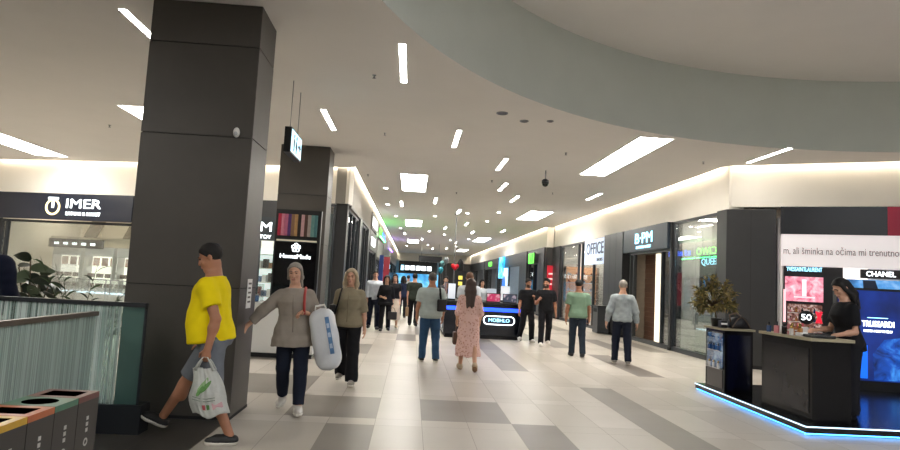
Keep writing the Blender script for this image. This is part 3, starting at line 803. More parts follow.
hb = thing('handbag', 'black rounded handbag lying on the cabinet in front of the plant', 'handbag', (4.93, 9.12, 1.06), R(8))
b = B(); b.smooth = True
b.prism([(.15*math.cos(a) * (1 if abs(math.cos(a)) < .9 else .97), .005 + .17*max(0, math.sin(a))**.8) for a in [PI*i/16 for i in range(17)]], 'y', -.07, .07); b.build('body', mat('black_leather', '17151a', .45, bump=.2, bscale=90), hb)
b = B(); b.tube([(-.16 + .32*i/10, -.075, .0 + .17*math.sin(PI*i/10)) for i in range(11)], .008); b.build('piping', mat('bag_piping', '5c4a3c', .5), hb)
b = B(); b.tube([(-.13, 0, .1), (-.17, -.03, .2), (-.07, -.05, .235), (.02, -.03, .185)], .012); b.build('strap', mat('bag_strap', '6a5646', .5), hb)
sb = thing('small_box', 'small black box with white label on the cabinet corner', 'box', (4.70, 9.14, 1.06))
b = B(); b.box(-.045, -.05, 0, .045, .05, .11, .004); b.build('carton', M_BLACK, sb); bx('label_band', M_WHITEP, sb, -.047, -.052, .05, .047, -.045, .075)
# ------------------------------------------------------------------ angled left front: watch shop and its neighbour
LA = math.atan2(L1[1]-L0[1], L1[0]-L0[0])
LD = Vector((math.cos(LA), math.sin(LA))); LN = Vector((-LD.y, LD.x))
def lpos(x, v=0.):
    """point on the left angled front with given world x"""
    u = (x - L0[0]) / LD.x
    p = Vector(L0) + LD*u + LN*v
    return p
def lthing(name, label, cat, x, v=0., group=None, z=0):
    p = lpos(x, v); return thing(name, label, cat, (p.x, p.y, z), LA, group)
W = (-7.9 + 12.2) / LD.x
t = shopfront('shopfront', 'watch shop front with clear glass far behind the striped railing and plants', (lpos(-12.2).x, lpos(-12.2).y, 0), LA, W + .3, fascia=2.68, mull=(.22,), frame_m=M_FRAME)
room('t', t, W + .3, 4.2, 3.3, mat('timer_wall', 'cfc6b2', .7), M_LFLOOR, lights=3, power=6, panelw=.6)
bx('bulkhead', mat('bulkhead_cream', 'd8cfb4', .6), t, .3, 1.6, 2.05, W, 1.8, 2.3)
for i, xx in enumerate((1.2, 2.6, 3.5)):
    b = B(); b.prism([(xx, 2.3), (xx + .45, 2.3), (xx + .85, 3.0), (xx + .35, 3.0)], 'y', 1.9, 1.94); b.build('ceiling_fin', mat('fin_brown', '6d5f4b', .6), t)
sg = lthing('shop_sign', 'dark navy fascia of the watch shop with ring logo and lit white capitals', 'sign', -12.3, -.02)
bx('board', mat('timer_navy', '181d2b', .35), sg, 0, -.12, 2.70, 4.5, .02, 3.46)
def sx(x): return (x + 12.40) / LD.x
text('IMER', M_LETW, sg, sx(-9.53), -.122, 3.16, .27, 1.12)
text('SATOVI & NAKIT', M_LETW, sg, sx(-9.53), -.122, 2.88, .10, 1.12)
b = B(); b.ring((sx(-10.50), 3.06), .185, .235, -.14, -.12, 36); b.build('logo_ring', emit('logo_gold', 'f1dfa8', 2.0), sg)
b = B(); b.box(sx(-10.50) - .16, -.142, 3.28, sx(-10.50) + .16, -.12, 3.34); b.box(sx(-10.50) - .03, -.142, 3.04, sx(-10.50) + .03, -.12, 3.30); b.build('logo_letter', M_LETW, sg)
p_ = lpos(-7.95, -.05); pillar('dark pillar right of the watch shop, beside the big column', (p_.x, p_.y, 0), LA, .75, .4, 3.46)
p_ = lpos(-12.46, -.05); pillar('dark pillar left of the watch shop', (p_.x, p_.y, 0), LA, .22, .4, 3.46)
# inside the watch shop: lit wall cabinets
def wall_cabinet(x, v, w, label):
    t = lthing('wall_cabinet', label, 'display cabinet', x, v, group='lit wall cabinets of the watch shop')
    bx('base', M_WHITEP, t, 0, 0, 0, w, .4, .75); bx('back_panel', emit('cabinet_back', 'f3efe2', 1.3), t, .03, .34, .75, w-.03, .36, 1.95)
    bx('header', M_WHITEP, t, 0, 0, 1.72, w, .4, 2.0)
    for xx in (0, w-.03): bx('side_panel', M_WHITEP, t, xx, 0, .75, xx+.03, .4, 1.75)
    for z in (1.05, 1.4): bx('shelf', M_GLASS, t, .03, .05, z, w-.03, .34, z+.015)
    return t
M_JEW = mat('cabinet_goods', '5c4a3e', .4, var=.5, scale=30)
for i, (x, lab, w) in enumerate(((-11.6, 'lit wall cabinet in the watch shop nearest the dark person at the left edge', 1.0), (-10.5, 'lit wall cabinet behind the rubber plant leaves', 1.0), (-9.4, 'lit wall cabinet with brown portraits, second from the dark pillar', .8), (-8.55, 'lit wall cabinet in the watch shop nearest the dark pillar', .8))):
    c = wall_cabinet(x, 1.4, w, lab)
    for k in range(3):
        bx('portrait_poster', noise_emit('portrait_%d' % (k % 2), (['6b4030', 'd9a98a', 'efe3d2'], ['3d3a3c', 'a98772', 'e8dccf'])[k % 2], .7, 5.), c, .06 + .3*k, .325, 1.43, .06 + .3*k + .22, .335, 1.68)
        for z in (.76, 1.068): bx('goods', M_JEW, c, .07 + .3*k, .12, z, .07 + .3*k + .16, .25, z + .12)
for i, x in enumerate((-11.3, -10.0, -8.9)):
    p = lpos(x, .55)
    jewel_counter((p.x, p.y, 0), LA, 1.0, ('glass jewellery counter near the left end of the watch shop window', 'glass jewellery counter in the middle of the watch shop window', 'glass jewellery counter near the dark pillar of the watch shop')[i], 'glass counters of the watch shop')
hs = lthing('header_sign', 'black header strip with faint lettering over the left cabinets of the watch shop', 'sign', -11.7, 1.3)
bx('board', M_BLACK, hs, 0, 0, 1.95, 1.9, .06, 2.22)
for i in range(5): bx('letter_block', M_LETW, hs, .2 + .32*i, -.005, 2.04, .2 + .32*i + .16, .0, 2.11)
# neighbour shop, seen between the big column and the black kiosk panel
p = lpos(-6.9)
t = shopfront('shopfront', 'glass shop front with lit shelves right of the big column, partly hidden by the kiosk', (p.x, p.y, 0), LA, 4.9, fascia=3.42, mull=(1.6, 2.75, 3.4, 4.3))
room('n', t, 4.25, 1.5, 3.3, M_WARMW, M_LFLOOR, lights=3, power=8, panelw=.5)
sg = lthing('shop_sign', 'dark fascia ending in white letters between the big column and the kiosk', 'sign', -6.9, -.02)
bx('board', mat('toy_fascia', '2a3136', .4), sg, 0, -.10, 2.36, 3.9, .0, 3.0); bx('upper_board', M_PANEL, sg, 0, -.06, 3.0, 3.9, .1, 3.46)
text('M', M_LETW, sg, (-3.97 + 6.9)/LD.x, -.102, 2.72, .26, .32); text('TOY', M_LETW, sg, (-3.97 + 6.9)/LD.x, -.102, 2.46, .10, .34)
for i in range(4):
    c = lthing('lit_shelf', ('lit goods shelf behind the glass, beside the big column', 'lit goods shelf behind the glass and the kiosk', 'lit goods shelf left of the corridor corner', 'lit goods shelf at the corridor corner')[i], 'shelf', -5.7 + .78*i, .9)
    bx('back_panel', emit('lit_shelf_back', 'dfeae8', 1.0), c, 0, .3, .1, .8, .33, 2.2)
    for z in (.4, .8, 1.2, 1.6, 2.0): bx('shelf', M_WHITEP, c, 0, 0, z, .8, .3, z+.03)
    for k, z in enumerate((.43, .83, 1.23, 1.63)):
        for j in range(4): bx('goods', SHOE_COLS[(i + k + j) % 5], c, .06 + .18*j, .08, z, .18 + .18*j, .24, z + .16 + .05*((j+k) % 3))
corner = bx('wall_left_corner', M_PANEL, None, XL - .32, 16.72, 0, XL - .02, 17.05, 3.45); struct(corner)

# ------------------------------------------------------------------ left side of the concourse (fronts at X = XL)
def left_front(y0, w, label, wallc, power, fascia_m=None, sign=None, sign_m=None, fz=2.75, frame=M_FRAME, mull=None):
    t = shopfront('shopfront', label, (XL, y0, 0), PI/2, w, fascia=fz, mull=mull or (w*.33, w*.66), frame_m=frame)
    room('l', t, w, .55 if y0 < 18 else 2.6, 3.2, mat('wall_' + wallc, wallc, .6, var=.05), M_LFLOOR, lights=2, power=power)
    bx('fascia', fascia_m or M_PANEL, t, 0, -.04, fz, w, .1, 3.46)
    if sign:
        for i in range(4): bx('lit_letter_block', sign_m, t, w*.2 + .62*i, -.06, fz + .2, w*.2 + .62*i + (.42, .3, .46)[i % 3], -.04, fz + .56)
    return t
M_GREYF = mat('grey_fascia', '6c6a66', .5)
left_front(17.1, 3.2, 'first glass shop front on the left of the concourse behind the blonde woman', '8d9aa0', 4, M_GREYF, fz=3.38)
for y, lab in ((20.35, 'dark pillar first on the left of the concourse'), (24.3, 'dark pillar second on the left of the concourse'), (29.6, 'dark pillar third on the left, by the lit white sign'), (36.0, 'dark pillar fourth on the left, past the red sign'), (45.2, 'dark pillar fifth on the left of the concourse')):
    pillar(lab, (XL + .03, y, 0), PI/2, .9, .5, 3.46)
left_front(21.25, 3.0, 'second dark shop front on the left of the concourse', '343a44', 2, M_GREYF, fz=3.38)
left_front(25.2, 4.3, 'shop front with white lit letters low on the left side', '2c4a86', 4, M_GREYF, 'blocks', M_LETW, 2.65)
left_front(30.5, 5.4, 'shop front with red lit fascia on the left side', '96a2b4', 4, M_GREYF, None, None, 2.5)
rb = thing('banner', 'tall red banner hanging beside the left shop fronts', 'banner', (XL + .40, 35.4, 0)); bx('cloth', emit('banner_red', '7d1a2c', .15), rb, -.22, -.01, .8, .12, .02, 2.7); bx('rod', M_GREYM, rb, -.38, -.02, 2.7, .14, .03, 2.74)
left_front(36.9, 8.2, 'shop front with lit green and blue sign far on the left', '9fb2c8', 5, None)
left_front(46.1, 24, 'farthest row of glass front on the left side', 'a8aeb6', 5, M_GREYF, None, None, 2.9, mull=(4, 8, 12, 16, 20))
t = thing('shop_sign', 'lit green letters on the upper wall of the left side', 'sign', (XL, 31.4, 0), PI/2); bx('backing', M_GREYF, t, 0, -.05, 3.55, 2.6, .0, 4.2); text('CIWO', M_GREEN, t, 1.3, -.052, 3.86, .42, 2.3)
t = thing('shop_sign', 'lit blue lettering strip on the upper wall of the left side, past the green letters', 'sign', (XL, 34.4, 0), PI/2); bx('backing', M_GREYF, t, 0, -.05, 3.6, 3.4, .0, 4.1)
for i in range(6): bx('letter_block', emit('blue_letters', '3f6cff', 2.2), t, .2 + .52*i, -.08, 3.72, .2 + .52*i + (.34, .2, .4)[i % 3], -.05, 3.98 + .06*(i % 2))
t = thing('shop_sign', 'white lit sign on the upper wall of the left side nearest the viewer', 'sign', (XL, 25.6, 0), PI/2); bx('board', M_GREYF, t, 0, -.06, 3.5, 3.6, .0, 4.2); [bx('lit_letter_block', M_LETW, t, .4 + .5*i, -.08, 3.66, .4 + .5*i + (.36, .24, .38)[i % 3], -.06, 4.04) for i in range(6)]
vs = thing('blade_sign', 'blue vertical lit sign between the left shop fronts', 'sign', (XL + .3, 30.2, 0)); bx('box', emit('blade_blue', '1e3570', .25), vs, -.10, -.05, 1.2, .10, .05, 2.6)
# coloured LED screens that tint the ceiling
for y, c, nm, lab in ((30.4, '49ff7a', 'led_green', 'green light strip tinting the ceiling over the left shops'), (43.5, '8a5bff', 'led_violet', 'violet light strip tinting the ceiling farther down the left')):
    t = thing('colour_strip', lab, 'light strip', (XL + .10, y, 0), PI/2); bx('led_strip', emit(nm, c, 16), t, 0, -.10, 3.50, 5.0, -.04, 3.54); bx('bracket', M_GREYM, t, 0, -.06, 3.46, 5.0, .1, 3.50)

# ------------------------------------------------------------------ far end
t = thing('shopfront', 'dark fascia with white lit letters over a blue shop at the far end', 'shop front', (-1.8, 70, 0))
bx('fascia', M_BLACK, t, .3, -.1, 2.1, 4.6, .1, 3.5); text('ZARA HOME', M_LETW, t, 2.5, -.102, 2.75, .62, 2.9, bold=.02) if False else None
for i in range(5): bx('lit_letter_block', M_LETW, t, 1.0 + .62*i, -.13, 2.5, 1.48 + .62*i, -.1, 2.98)
bx('logo_block', M_LETB, t, .55, -.13, 2.45, .85, -.1, 3.0)
bx('wall_panel', M_WALL, t, 0, .0, 3.5, 8.4, .2, 4.4); bx('interior_glow', noise_emit('blue_shop', ['1f6fb4', '58b8ea', 'c9ecfb'], 1.3, .8), t, 0, .1, 0, 4.8, .2, 2.1); bx('side_panel', M_PANEL, t, 4.8, 0, 0, 8.4, .2, 3.5)
t = thing('hanging_board', 'dark board hanging under the ceiling before the end shop', 'sign', (1.5, 50, 0)); bx('board', M_BLACK, t, -1.0, -.08, 2.95, .85, .08, 3.42)
for x in (-.8, .6): B().tube([(x, 0, 3.4), (x, 0, CZ)], .015, 6).build('cable', M_GREYM, t)
t = thing('pole', 'thin grey pole rising from floor to ceiling beside the centre kiosk', 'pole', (1.78, 26.4, 0)); B().tube([(0, 0, 0.02), (0, 0, CZ - .02)], .02, 10).build('shaft', M_GREYM, t); B().lathe([(.12, 0), (.12, .02), (.05, .03)], n=16).build('base_plate', M_GREYM, t); B().lathe([(.05, CZ-.05), (.1, CZ-.03), (.1, CZ)], n=16).build('ceiling_plate', M_GREYM, t)

# ------------------------------------------------------------------ kiosk with black panel by the second column
def home_kiosk():
    t = thing('kiosk', 'white kiosk counter with tall black lettered panel between the columns', 'kiosk', (-2.66, 11.5, 0))
    bx('counter', M_WHITEP, t, -.75, 0, .08, .95, .5, .94, .01); bx('plinth', M_BLACK, t, -.73, .03, 0, .93, .48, .08); bx('counter_top', M_WHITEP, t, -.77, -.02, .94, .97, .52, .97)
    bx('glass_case', M_GLASS, t, -.7, .04, .975, -.1, .46, 1.3)
    bx('back_panel', M_BLACK, t, 0, .55, 0, .86, .67, 2.75)
    bx('gloss_panel', mat('kiosk_gloss', '0a0b0f', .06), t, .03, .54, .4, .81, .55, 2.12)
    bx('shelf_light', emit('kiosk_shelf_light', 'b8b09a', .5), t, .04, .53, 2.14, .80, .55, 2.17)
    cols = ('b8324a', 'd07e92', 'c46e8c', '5b3a74', '8a6a50', 'b48b5c', '2c2420', 'caa0a0', '5a4038', 'a89890', '6a9490', '4f7c80')
    for i, c in enumerate(cols):
        b = B(); b.box(.05 + i*.0625, .51, 2.24, .05 + i*.0625 + .058, .548, 2.66, .004); b.build('fabric_sample', mat('fabric_' + c, c, .8, var=.1, scale=20), t)
    # flower logo
    b = B()
    for k in range(5):
        a = PI/2 + k*2*PI/5; b.ring((.42 + .05*math.cos(a), 2.02 + .05*math.sin(a)), .026, .04, .53, .54, 14)
    b.ring((.42, 2.02), .0, .022, .53, .54, 12); b.build('flower_logo', M_LETW, t)
    text('HomeMade', M_LETW, t, .42, .538, 1.85, .085, .58)
    return t
home_kiosk()
rnd = random.Random(9)
for i in range(5):
    t = thing('candle_jar', ('pale jar in the kiosk glass case, farthest left', 'amber jar second in the kiosk glass case', 'pale jar in the middle of the kiosk glass case', 'red jar fourth in the kiosk glass case', 'blue jar nearest the black panel')[i], 'jar', (-3.27 + .11*i, 11.72, .98), 0, 'jars in the kiosk glass case')
    B().lathe([(.035, 0), (.04, .01), (.04, .1), (.035, .11)], n=14).build('jar', mat('jar_%d' % i, ('d8d2c8', 'b0773c', 'e0dcd0', 'a8383c', '4a6a9a')[i], .2), t); B().lathe([(.037, .11), (.037, .13)], n=14).build('lid', M_GREYM, t)

# ------------------------------------------------------------------ balustrades round the void
def fringe_glass(name, sc, lo, p0, p1, dif, trl):
    m = bpy.data.materials.new(name); m.use_nodes = True
    nt = m.node_tree; nt.nodes.remove(nt.nodes['Principled BSDF']); out = nt.nodes['Material Output']
    tc = nt.nodes.new('ShaderNodeTexCoord'); mp = nt.nodes.new('ShaderNodeMapping'); mp.inputs['Scale'].default_value = (sc, sc, .3)
    n = nt.nodes.new('ShaderNodeTexNoise'); n.inputs['Scale'].default_value = 1.; n.inputs['Detail'].default_value = 3
    nt.links.new(tc.outputs['Object'], mp.inputs[0]); nt.links.new(mp.outputs[0], n.inputs['Vector'])
    r = nt.nodes.new('ShaderNodeValToRGB'); r.color_ramp.elements[0].position = p0; r.color_ramp.elements[1].position = p1
    r.color_ramp.elements[0].color = (lo, lo, lo, 1); r.color_ramp.elements[1].color = (.92, .92, .92, 1)
    nt.links.new(n.outputs['Fac'], r.inputs[0])
    t = nt.nodes.new('ShaderNodeBsdfTransparent'); t.inputs[0].default_value = (.62, .74, .72, 1)
    d = nt.nodes.new('ShaderNodeBsdfDiffuse'); d.inputs[0].default_value = lin(dif)
    tr = nt.nodes.new('ShaderNodeBsdfTranslucent'); tr.inputs[0].default_value = lin(trl)
    a = nt.nodes.new('ShaderNodeMixShader'); a.inputs[0].default_value = .45; nt.links.new(d.outputs[0], a.inputs[1]); nt.links.new(tr.outputs[0], a.inputs[2])
    mx = nt.nodes.new('ShaderNodeMixShader'); nt.links.new(r.outputs[0], mx.inputs[0]); nt.links.new(t.outputs[0], mx.inputs[1]); nt.links.new(a.outputs[0], mx.inputs[2])
    g = nt.nodes.new('ShaderNodeBsdfGlossy'); g.inputs['Roughness'].default_value = .05
    m2 = nt.nodes.new('ShaderNodeMixShader'); m2.inputs[0].default_value = .07; nt.links.new(mx.outputs[0], m2.inputs[1]); nt.links.new(g.outputs[0], m2.inputs[2])
    nt.links.new(m2.outputs[0], out.inputs[0])
    return m
M_FRINGE = fringe_glass('frosted_striped_glass', 75, .5, .44, .54, 'c9d4cf', 'ccd8d4')
M_FRINGE2 = fringe_glass('fine_striped_glass', 95, .12, .47, .55, 'dbe6e4', 'dbe6e4')
M_TEAL = fringe_glass('teal_edge_glass', 2, .55, .98, 1.0, '6f938c', '7fa39c')
M_BASE = mat('balustrade_base', '191d22', .5)
t = thing('balustrade', 'striped glass railing running across in front of the big column', 'railing', (-2.46, 6.0, 0))
bx('base', M_BASE, t, -5.6, -.05, 0, .06, .16, .26)
for i in range(4): bx('glass_panel', M_FRINGE2, t, -.20 - 1.3*(i+1), -.008, .26, -.20 - 1.3*i - .012, .008, 1.15)
bx('end_panel', M_TEAL, t, -.20, -.008, .26, .0, .008, 1.15)
bx('top_rail', M_FRAME, t, -5.6, -.025, 1.15, .015, .025, 1.19); bx('end_post', M_FRAME, t, .0, -.012, .26, .018, .012, 1.15)
t = thing('balustrade', 'striped glass railing running away from the viewer behind the waste bins', 'railing', (-2.87, 5.93, 0))
bx('base', M_BASE, t, -.10, -3.4, 0, .05, -.02, .26)
for i in range(3): bx('glass_panel', M_FRINGE, t, -.008, -1.12*(i+1), .26, .008, -1.12*i - .02, 1.085)
bx('top_rail', mat('rail_bronze', '6b6159', .4, metal=.3), t, -.03, -3.4, 1.06, .03, .0, 1.10)

# ------------------------------------------------------------------ waste sorting bins
M_BIN = mat('bin_body_brown_grey', '2e2b29', .45, var=.05)
def waste_bin(y, colr, label, round_hole):
    t = thing('waste_bin', label, 'bin', (-1.90, y, 0), PI/2, 'waste sorting bins in a row')
    # local x along +Y, local -y faces the concourse (+X)
    w = .238
    b = B(); b.box(0, .0, .03, w, .30, .715); b.build('body', M_BIN, t)
    bx('plinth', M_BLACK, t, .01, .02, 0, w-.01, .28, .03)
    m = mat('bin_lid_' + colr, colr, .35, var=.12, scale=18)
    b = B(); z0, z1 = .715, .75
    if round_hole:
        n = 28; cx, cy, r = w/2, .15, .085
        outer = [(0, 0), (w, 0), (w, .3), (0, .3)]
        ov = [b.bm.verts.new((p[0], p[1], z1)) for p in outer]; cv = [b.bm.verts.new((cx + r*math.cos(2*PI*i/n), cy + r*1.1*math.sin(2*PI*i/n), z1)) for i in range(n)]
        es = [b.bm.edges.new((ov[i], ov[(i+1) % 4])) for i in range(4)] + [b.bm.edges.new((cv[i], cv[(i+1) % n])) for i in range(n)]
        bmesh.ops.triangle_fill(b.bm, edges=es, use_beauty=True)
        b.mi = 1
        for i in range(n): b.quad(cv[i].co, cv[(i+1) % n].co, cv[(i+1) % n].co - Vector((0, 0, .03)), cv[i].co - Vector((0, 0, .03)))
        b.mi = 0
        for i in range(4): p, q = outer[i], outer[(i+1) % 4]; b.quad((p[0], p[1], z0), (q[0], q[1], z0), (q[0], q[1], z1), (p[0], p[1], z1))
    else:
        b.box(0, 0, z0, w, .045, z1); b.box(0, .255, z0, w, .3, z1); b.box(0, .045, z0, .045, .255, z1); b.box(w-.045, .045, z0, w, .255, z1)
    if not round_hole:
        b.mi = 1; q = .0455; e = .2545; b.quad((q, q, .718), (w-q, q, .718), (w-q, q, .7485), (q, q, .7485)); b.quad((q, e, .718), (w-q, e, .718), (w-q, e, .7485), (q, e, .7485)); b.quad((q, q, .718), (q, e, .718), (q, e, .7485), (q, q, .7485)); b.quad((w-q, q, .718), (w-q, e, .718), (w-q, e, .7485), (w-q, q, .7485)); b.mi = 0
    b.build('coloured_lid', [m, mat('hole_shade_black', '000000', 1., spec=0.)], t)
    bx('opening', mat('hole_shade_black', '000000', 1., spec=0.), t, .03, .03, .715, w-.03, .27, .718)  # black plate and black inner rim paint the darkness inside the opening
    ink = mat('bin_print', 'b8b6b2', .6)
    for i in range(3): bx('printed_text', ink, t, w/2 - .012, -.002, .60 - .035*i, w/2 + .012, .0, .622 - .035*i)
    b = B(); b.ring((w/2, .47), .014, .024, -.002, 0, 14); b.build('recycling_mark', ink, t)
    return t
waste_bin(3.835, '5f322e', 'waste bin with maroon square opening, farthest from the viewer', False)
waste_bin(3.592, '3f6e58', 'waste bin with green lid and round opening', True)
waste_bin(3.349, 'a8582f', 'waste bin with orange lid frame', False)
waste_bin(3.106, 'b88f22', 'waste bin with yellow lid frame at the bottom left', False)
waste_bin(2.863, '3a5f8f', 'waste bin nearest the viewer at the end of the row', True)

# ------------------------------------------------------------------ plants behind the railing
def rubber_plant():
    rnd = random.Random(4)
    t = thing('potted_plant', 'rubber plant with big dark oval leaves behind the railing', 'plant', (-5.35, 9.2, 0))
    B().lathe([(.16, 0), (.21, .38), (.22, .40), (.19, .40), (.18, .34)], n=22).build('pot', mat('planter_grey', '4b4c4c', .5), t)
    b = B(); l = B(); l.smooth = True
    for k in range(4):
        a = k*1.6; top = Vector((.22*math.cos(a), .16*math.sin(a), 1.22 + .1*k)); b.tube([(0, 0, .34), top*.5 + Vector((0, 0, .2)), top], [.018, .013, .008], 6)
        for i in range(8):
            z = .35 + .65*i/7; p = Vector((0, 0, .3)).lerp(top, z); az = a + i*2.4; d = Vector((math.cos(az), math.sin(az)*.8, rnd.uniform(.1, .7))); l.mi = rnd.choice((0, 0, 1)); leaf(l, p, d, rnd.uniform(.26, .38), rnd.uniform(.14, .19), .35, 6, Vector((rnd.gauss(0, .4), -1, rnd.gauss(.3, .4))))
    b.build('stems', mat('stem_brown', '4b4332', .7), t); l.build('leaves', [mat('leaf_rubber', '1f2c1e', .3), mat('leaf_rubber_light', '4a5a42', .35)], t, rn=False)
rubber_plant()
def palm_plant():
    rnd = random.Random(8)
    t = thing('potted_plant', 'thin-leaved plant with arching fronds behind the railing, by the big column', 'plant', (-4.2, 8.2, 0))
    B().lathe([(.15, 0), (.2, .36), (.21, .38), (.18, .38), (.17, .32)], n=22).build('pot', mat('planter_grey', '4b4c4c', .5), t)
    l = B(); b = B()
    for k in range(26):
        az = k*2.399; el = rnd.uniform(.5, 1.25); L = rnd.uniform(1.0, 1.5)
        d = Vector((math.cos(az)*math.cos(el), math.sin(az)*math.cos(el), math.sin(el)))
        pts = [Vector((0, 0, .35)) + d*(L*u) - Vector((0, 0, .45*L*u*u*(1-el/1.6))) for u in (0, .35, .7, 1)]
        b.tube(pts, [.006, .005, .004, .002], 5)
        for i in range(7):
            u = .3 + .1*i; p = Vector((0, 0, .35)) + d*(L*u) - Vector((0, 0, .45*L*u*u*(1-el/1.6))); sd = d.cross(Vector((0, 0, 1))).normalized() * (1 if i % 2 else -1)
            l.mi = i % 2; leaf(l, p, d + sd*.8, rnd.uniform(.16, .26), .028, .4, 3, Vector((rnd.gauss(0, .5), -1, .3)))
    b.build('stems', mat('stem_green', '3f4a30', .7), t); l.build('leaves', [mat('leaf_palm', '3c5230', .45), mat('leaf_palm_dark', '2a3a26', .45)], t, rn=False)
palm_plant()

# ------------------------------------------------------------------ centre kiosk
def centre_kiosk():
    t = thing('kiosk', 'dark blue-lit phone kiosk with oval lit logo in the middle of the concourse', 'kiosk', (.95, 17.2, 0))
    m = mat('kiosk_blue_black', '0f1520', .25)
    b = B(); b.box(0, 0, .1, 2.12, 2.4, .96); b.build('body', m, t)
    bx('plinth', M_MBLACK, t, .04, .04, 0, 2.08, 2.36, .1)
    bx('worktop', M_BLACK, t, -.03, -.03, .96, 2.15, 2.43, 1.0)
    bx('light_band', emit('kiosk_blue_led', '1f49ff', 3.2), t, -.008, -.008, .76, 2.128, .01, .86)
    bx('light_band', MATS['kiosk_blue_led'], t, -.008, .01, .76, .004, 2.4, .86)
    # oval
    def oval(w, h, y0, y1, mm, nm):
        b = B(); r = h/2; P = [(1.53 + (w/2-r) + r*math.cos(a), .52 + r*math.sin(a)) for a in [(-PI/2 + PI*i/10) for i in range(11)]] + [(1.53 - (w/2-r) + r*math.cos(a), .52 + r*math.sin(a)) for a in [(PI/2 + PI*i/10) for i in range(11)]]
        b.prism(P, 'y', y0, y1); b.build(nm, mm, t)
    oval(.88, .25, -.012, 0, M_LETW, 'logo_rim'); oval(.83, .20, -.016, -.011, mat('logo_navy', '12203e', .3), 'logo_plate')
    text('MOBHLO', M_LETB, t, 1.53, -.017, .52, .10, .58)
    bx('side_display', noise_emit('phone_wall', ['0c0d12', '6f7786', 'd8dde6'], .7, 9.), t, -.012, .4, .2, .0, 2.0, .72)
    return t
centre_kiosk()
def laptop(x, y, c, lab, h=.26):
    t = thing('display_screen', lab, 'screen', (x, y, 1.0), 0, 'lit screens on the centre kiosk')
    b = B(); b.box(-.2, -.02, .01, .2, .0, h); b.build('panel', M_BLACK, t); bx('screen', noise_emit('screen_' + c, [c, c, 'f0d8e0'], 1.0, 6.), t, -.18, -.026, .03, .18, -.02, h-.02); bx('base', M_BLACK, t, -.2, -.02, 0, .2, .2, .012)
laptop(2.33, 17.45, 'c02a5c', 'magenta lit screen on the kiosk, behind the pink dress', .26); laptop(2.80, 17.5, '394152', 'grey lit screen on the kiosk, middle', .26)
def stand_card(x, y, z0, w, h, c, lab):
    t = thing('display_card', lab, 'display card', (x, y, 1.0), 0, 'display cards on the centre kiosk'); bx('card', emit('card_' + c, c, .55), t, -w/2, -.01, .05, w/2, .01, .05 + h); bx('foot', M_BLACK, t, -w/2, -.06, 0, w/2, .06, .05)
stand_card(2.80, 18.4, 0, .26, .42, 'd8dde2', 'tall white display card at the back of the kiosk'); stand_card(2.45, 18.8, 0, .28, .32, 'aab2bc', 'grey display card at the back of the kiosk'); stand_card(1.15, 17.5, 0, .2, .42, 'd4dbe6', 'white upright card on the left end of the kiosk')
for i in range(4):
    t = thing('phone_case_rack', ('rack of phone cases at the left corner of the kiosk', 'rack of phone cases second from the kiosk corner', 'rack of phone cases third from the kiosk corner', 'rack of phone cases at the far back of the kiosk')[i], 'rack', (1.1, 17.85 + .45*i, 1.0), 0, 'phone case racks')
    bx('back_panel', M_BLACK, t, -.05, -.17, 0, .0, .17, .5)
    for r in range(3):
        for k in range(3): bx('phone_case', SHOE_COLS[(i + r + k*2) % 5], t, -.075, -.15 + .11*k, .04 + .15*r, -.052, -.07 + .11*k, .17 + .15*r)
t = thing('totem', 'tall black totem with yellow vertical lettering behind the centre kiosk', 'sign', (1.66, 21.5, 0)); b = B(); b.box(-.2, -.12, 0, .2, .12, 1.9); b.build('board', M_BLACK, t); b = B(); b.smooth = True; b.ball((0, 0, 2.05), (.13, .1, .26)); b.build('crest', M_MBLACK, t)
for i in range(6): bx('letter_block', emit('totem_yellow', 'd8c95a', .8), t, -.05, -.13, 1.6 - .2*i, .09, -.118, 1.73 - .2*i)
# balloons
def balloon(x, y, z, c, lab, heart=False, s=1.):
    t = thing('balloon', lab, 'balloon', (x, y, z), 0, 'balloons over the kiosk'); b = B(); b.smooth = True
    if heart:
        n = 40; outl = [(16*math.sin(a)**3, 13*math.cos(a) - 5*math.cos(2*a) - 2*math.cos(3*a) - math.cos(4*a)) for a in [2*PI*i/n for i in range(n)]]
        rings = []
        for f, yy in ((.75, -.09), (.95, -.05), (1., 0), (.95, .05), (.75, .09)): rings.append([b.bm.verts.new((p[0]*.0145*f*s, yy*s, p[1]*.0145*f*s)) for p in outl])
        for a, c2 in zip(rings, rings[1:]):
            for i in range(n): b._f([a[i], a[(i+1) % n], c2[(i+1) % n], c2[i]])
        b._f(rings[0]); b._f(rings[-1][::-1])
    else:
        b.lathe([(.012*s, -.2*s), (.06*s, -.15*s), (.13*s, -.02*s), (.14*s, .06*s), (.10*s, .15*s), (.02*s, .19*s)], n=18)
    b.build('skin', mat('balloon_' + c, c, .15), t); B().tube([(0, 0, -.2*s), (.02, 0, -.5), (0, .02, -z + 1.05)], .004, 5).build('string', M_GREYM, t)
balloon(1.32, 19.2, 1.98, 'c01828', 'red heart-shaped foil balloon by the thin pole', True, .55)
balloon(.93, 19.3, 2.05, '5e8e90', 'teal balloon left of the red heart', s=.6); balloon(1.03, 19.0, 2.15, '7c8284', 'grey balloon above the teal one', s=.6); balloon(.88, 19.0, 1.85, '2f9ab0', 'bright teal balloon lowest in the cluster', s=.55)
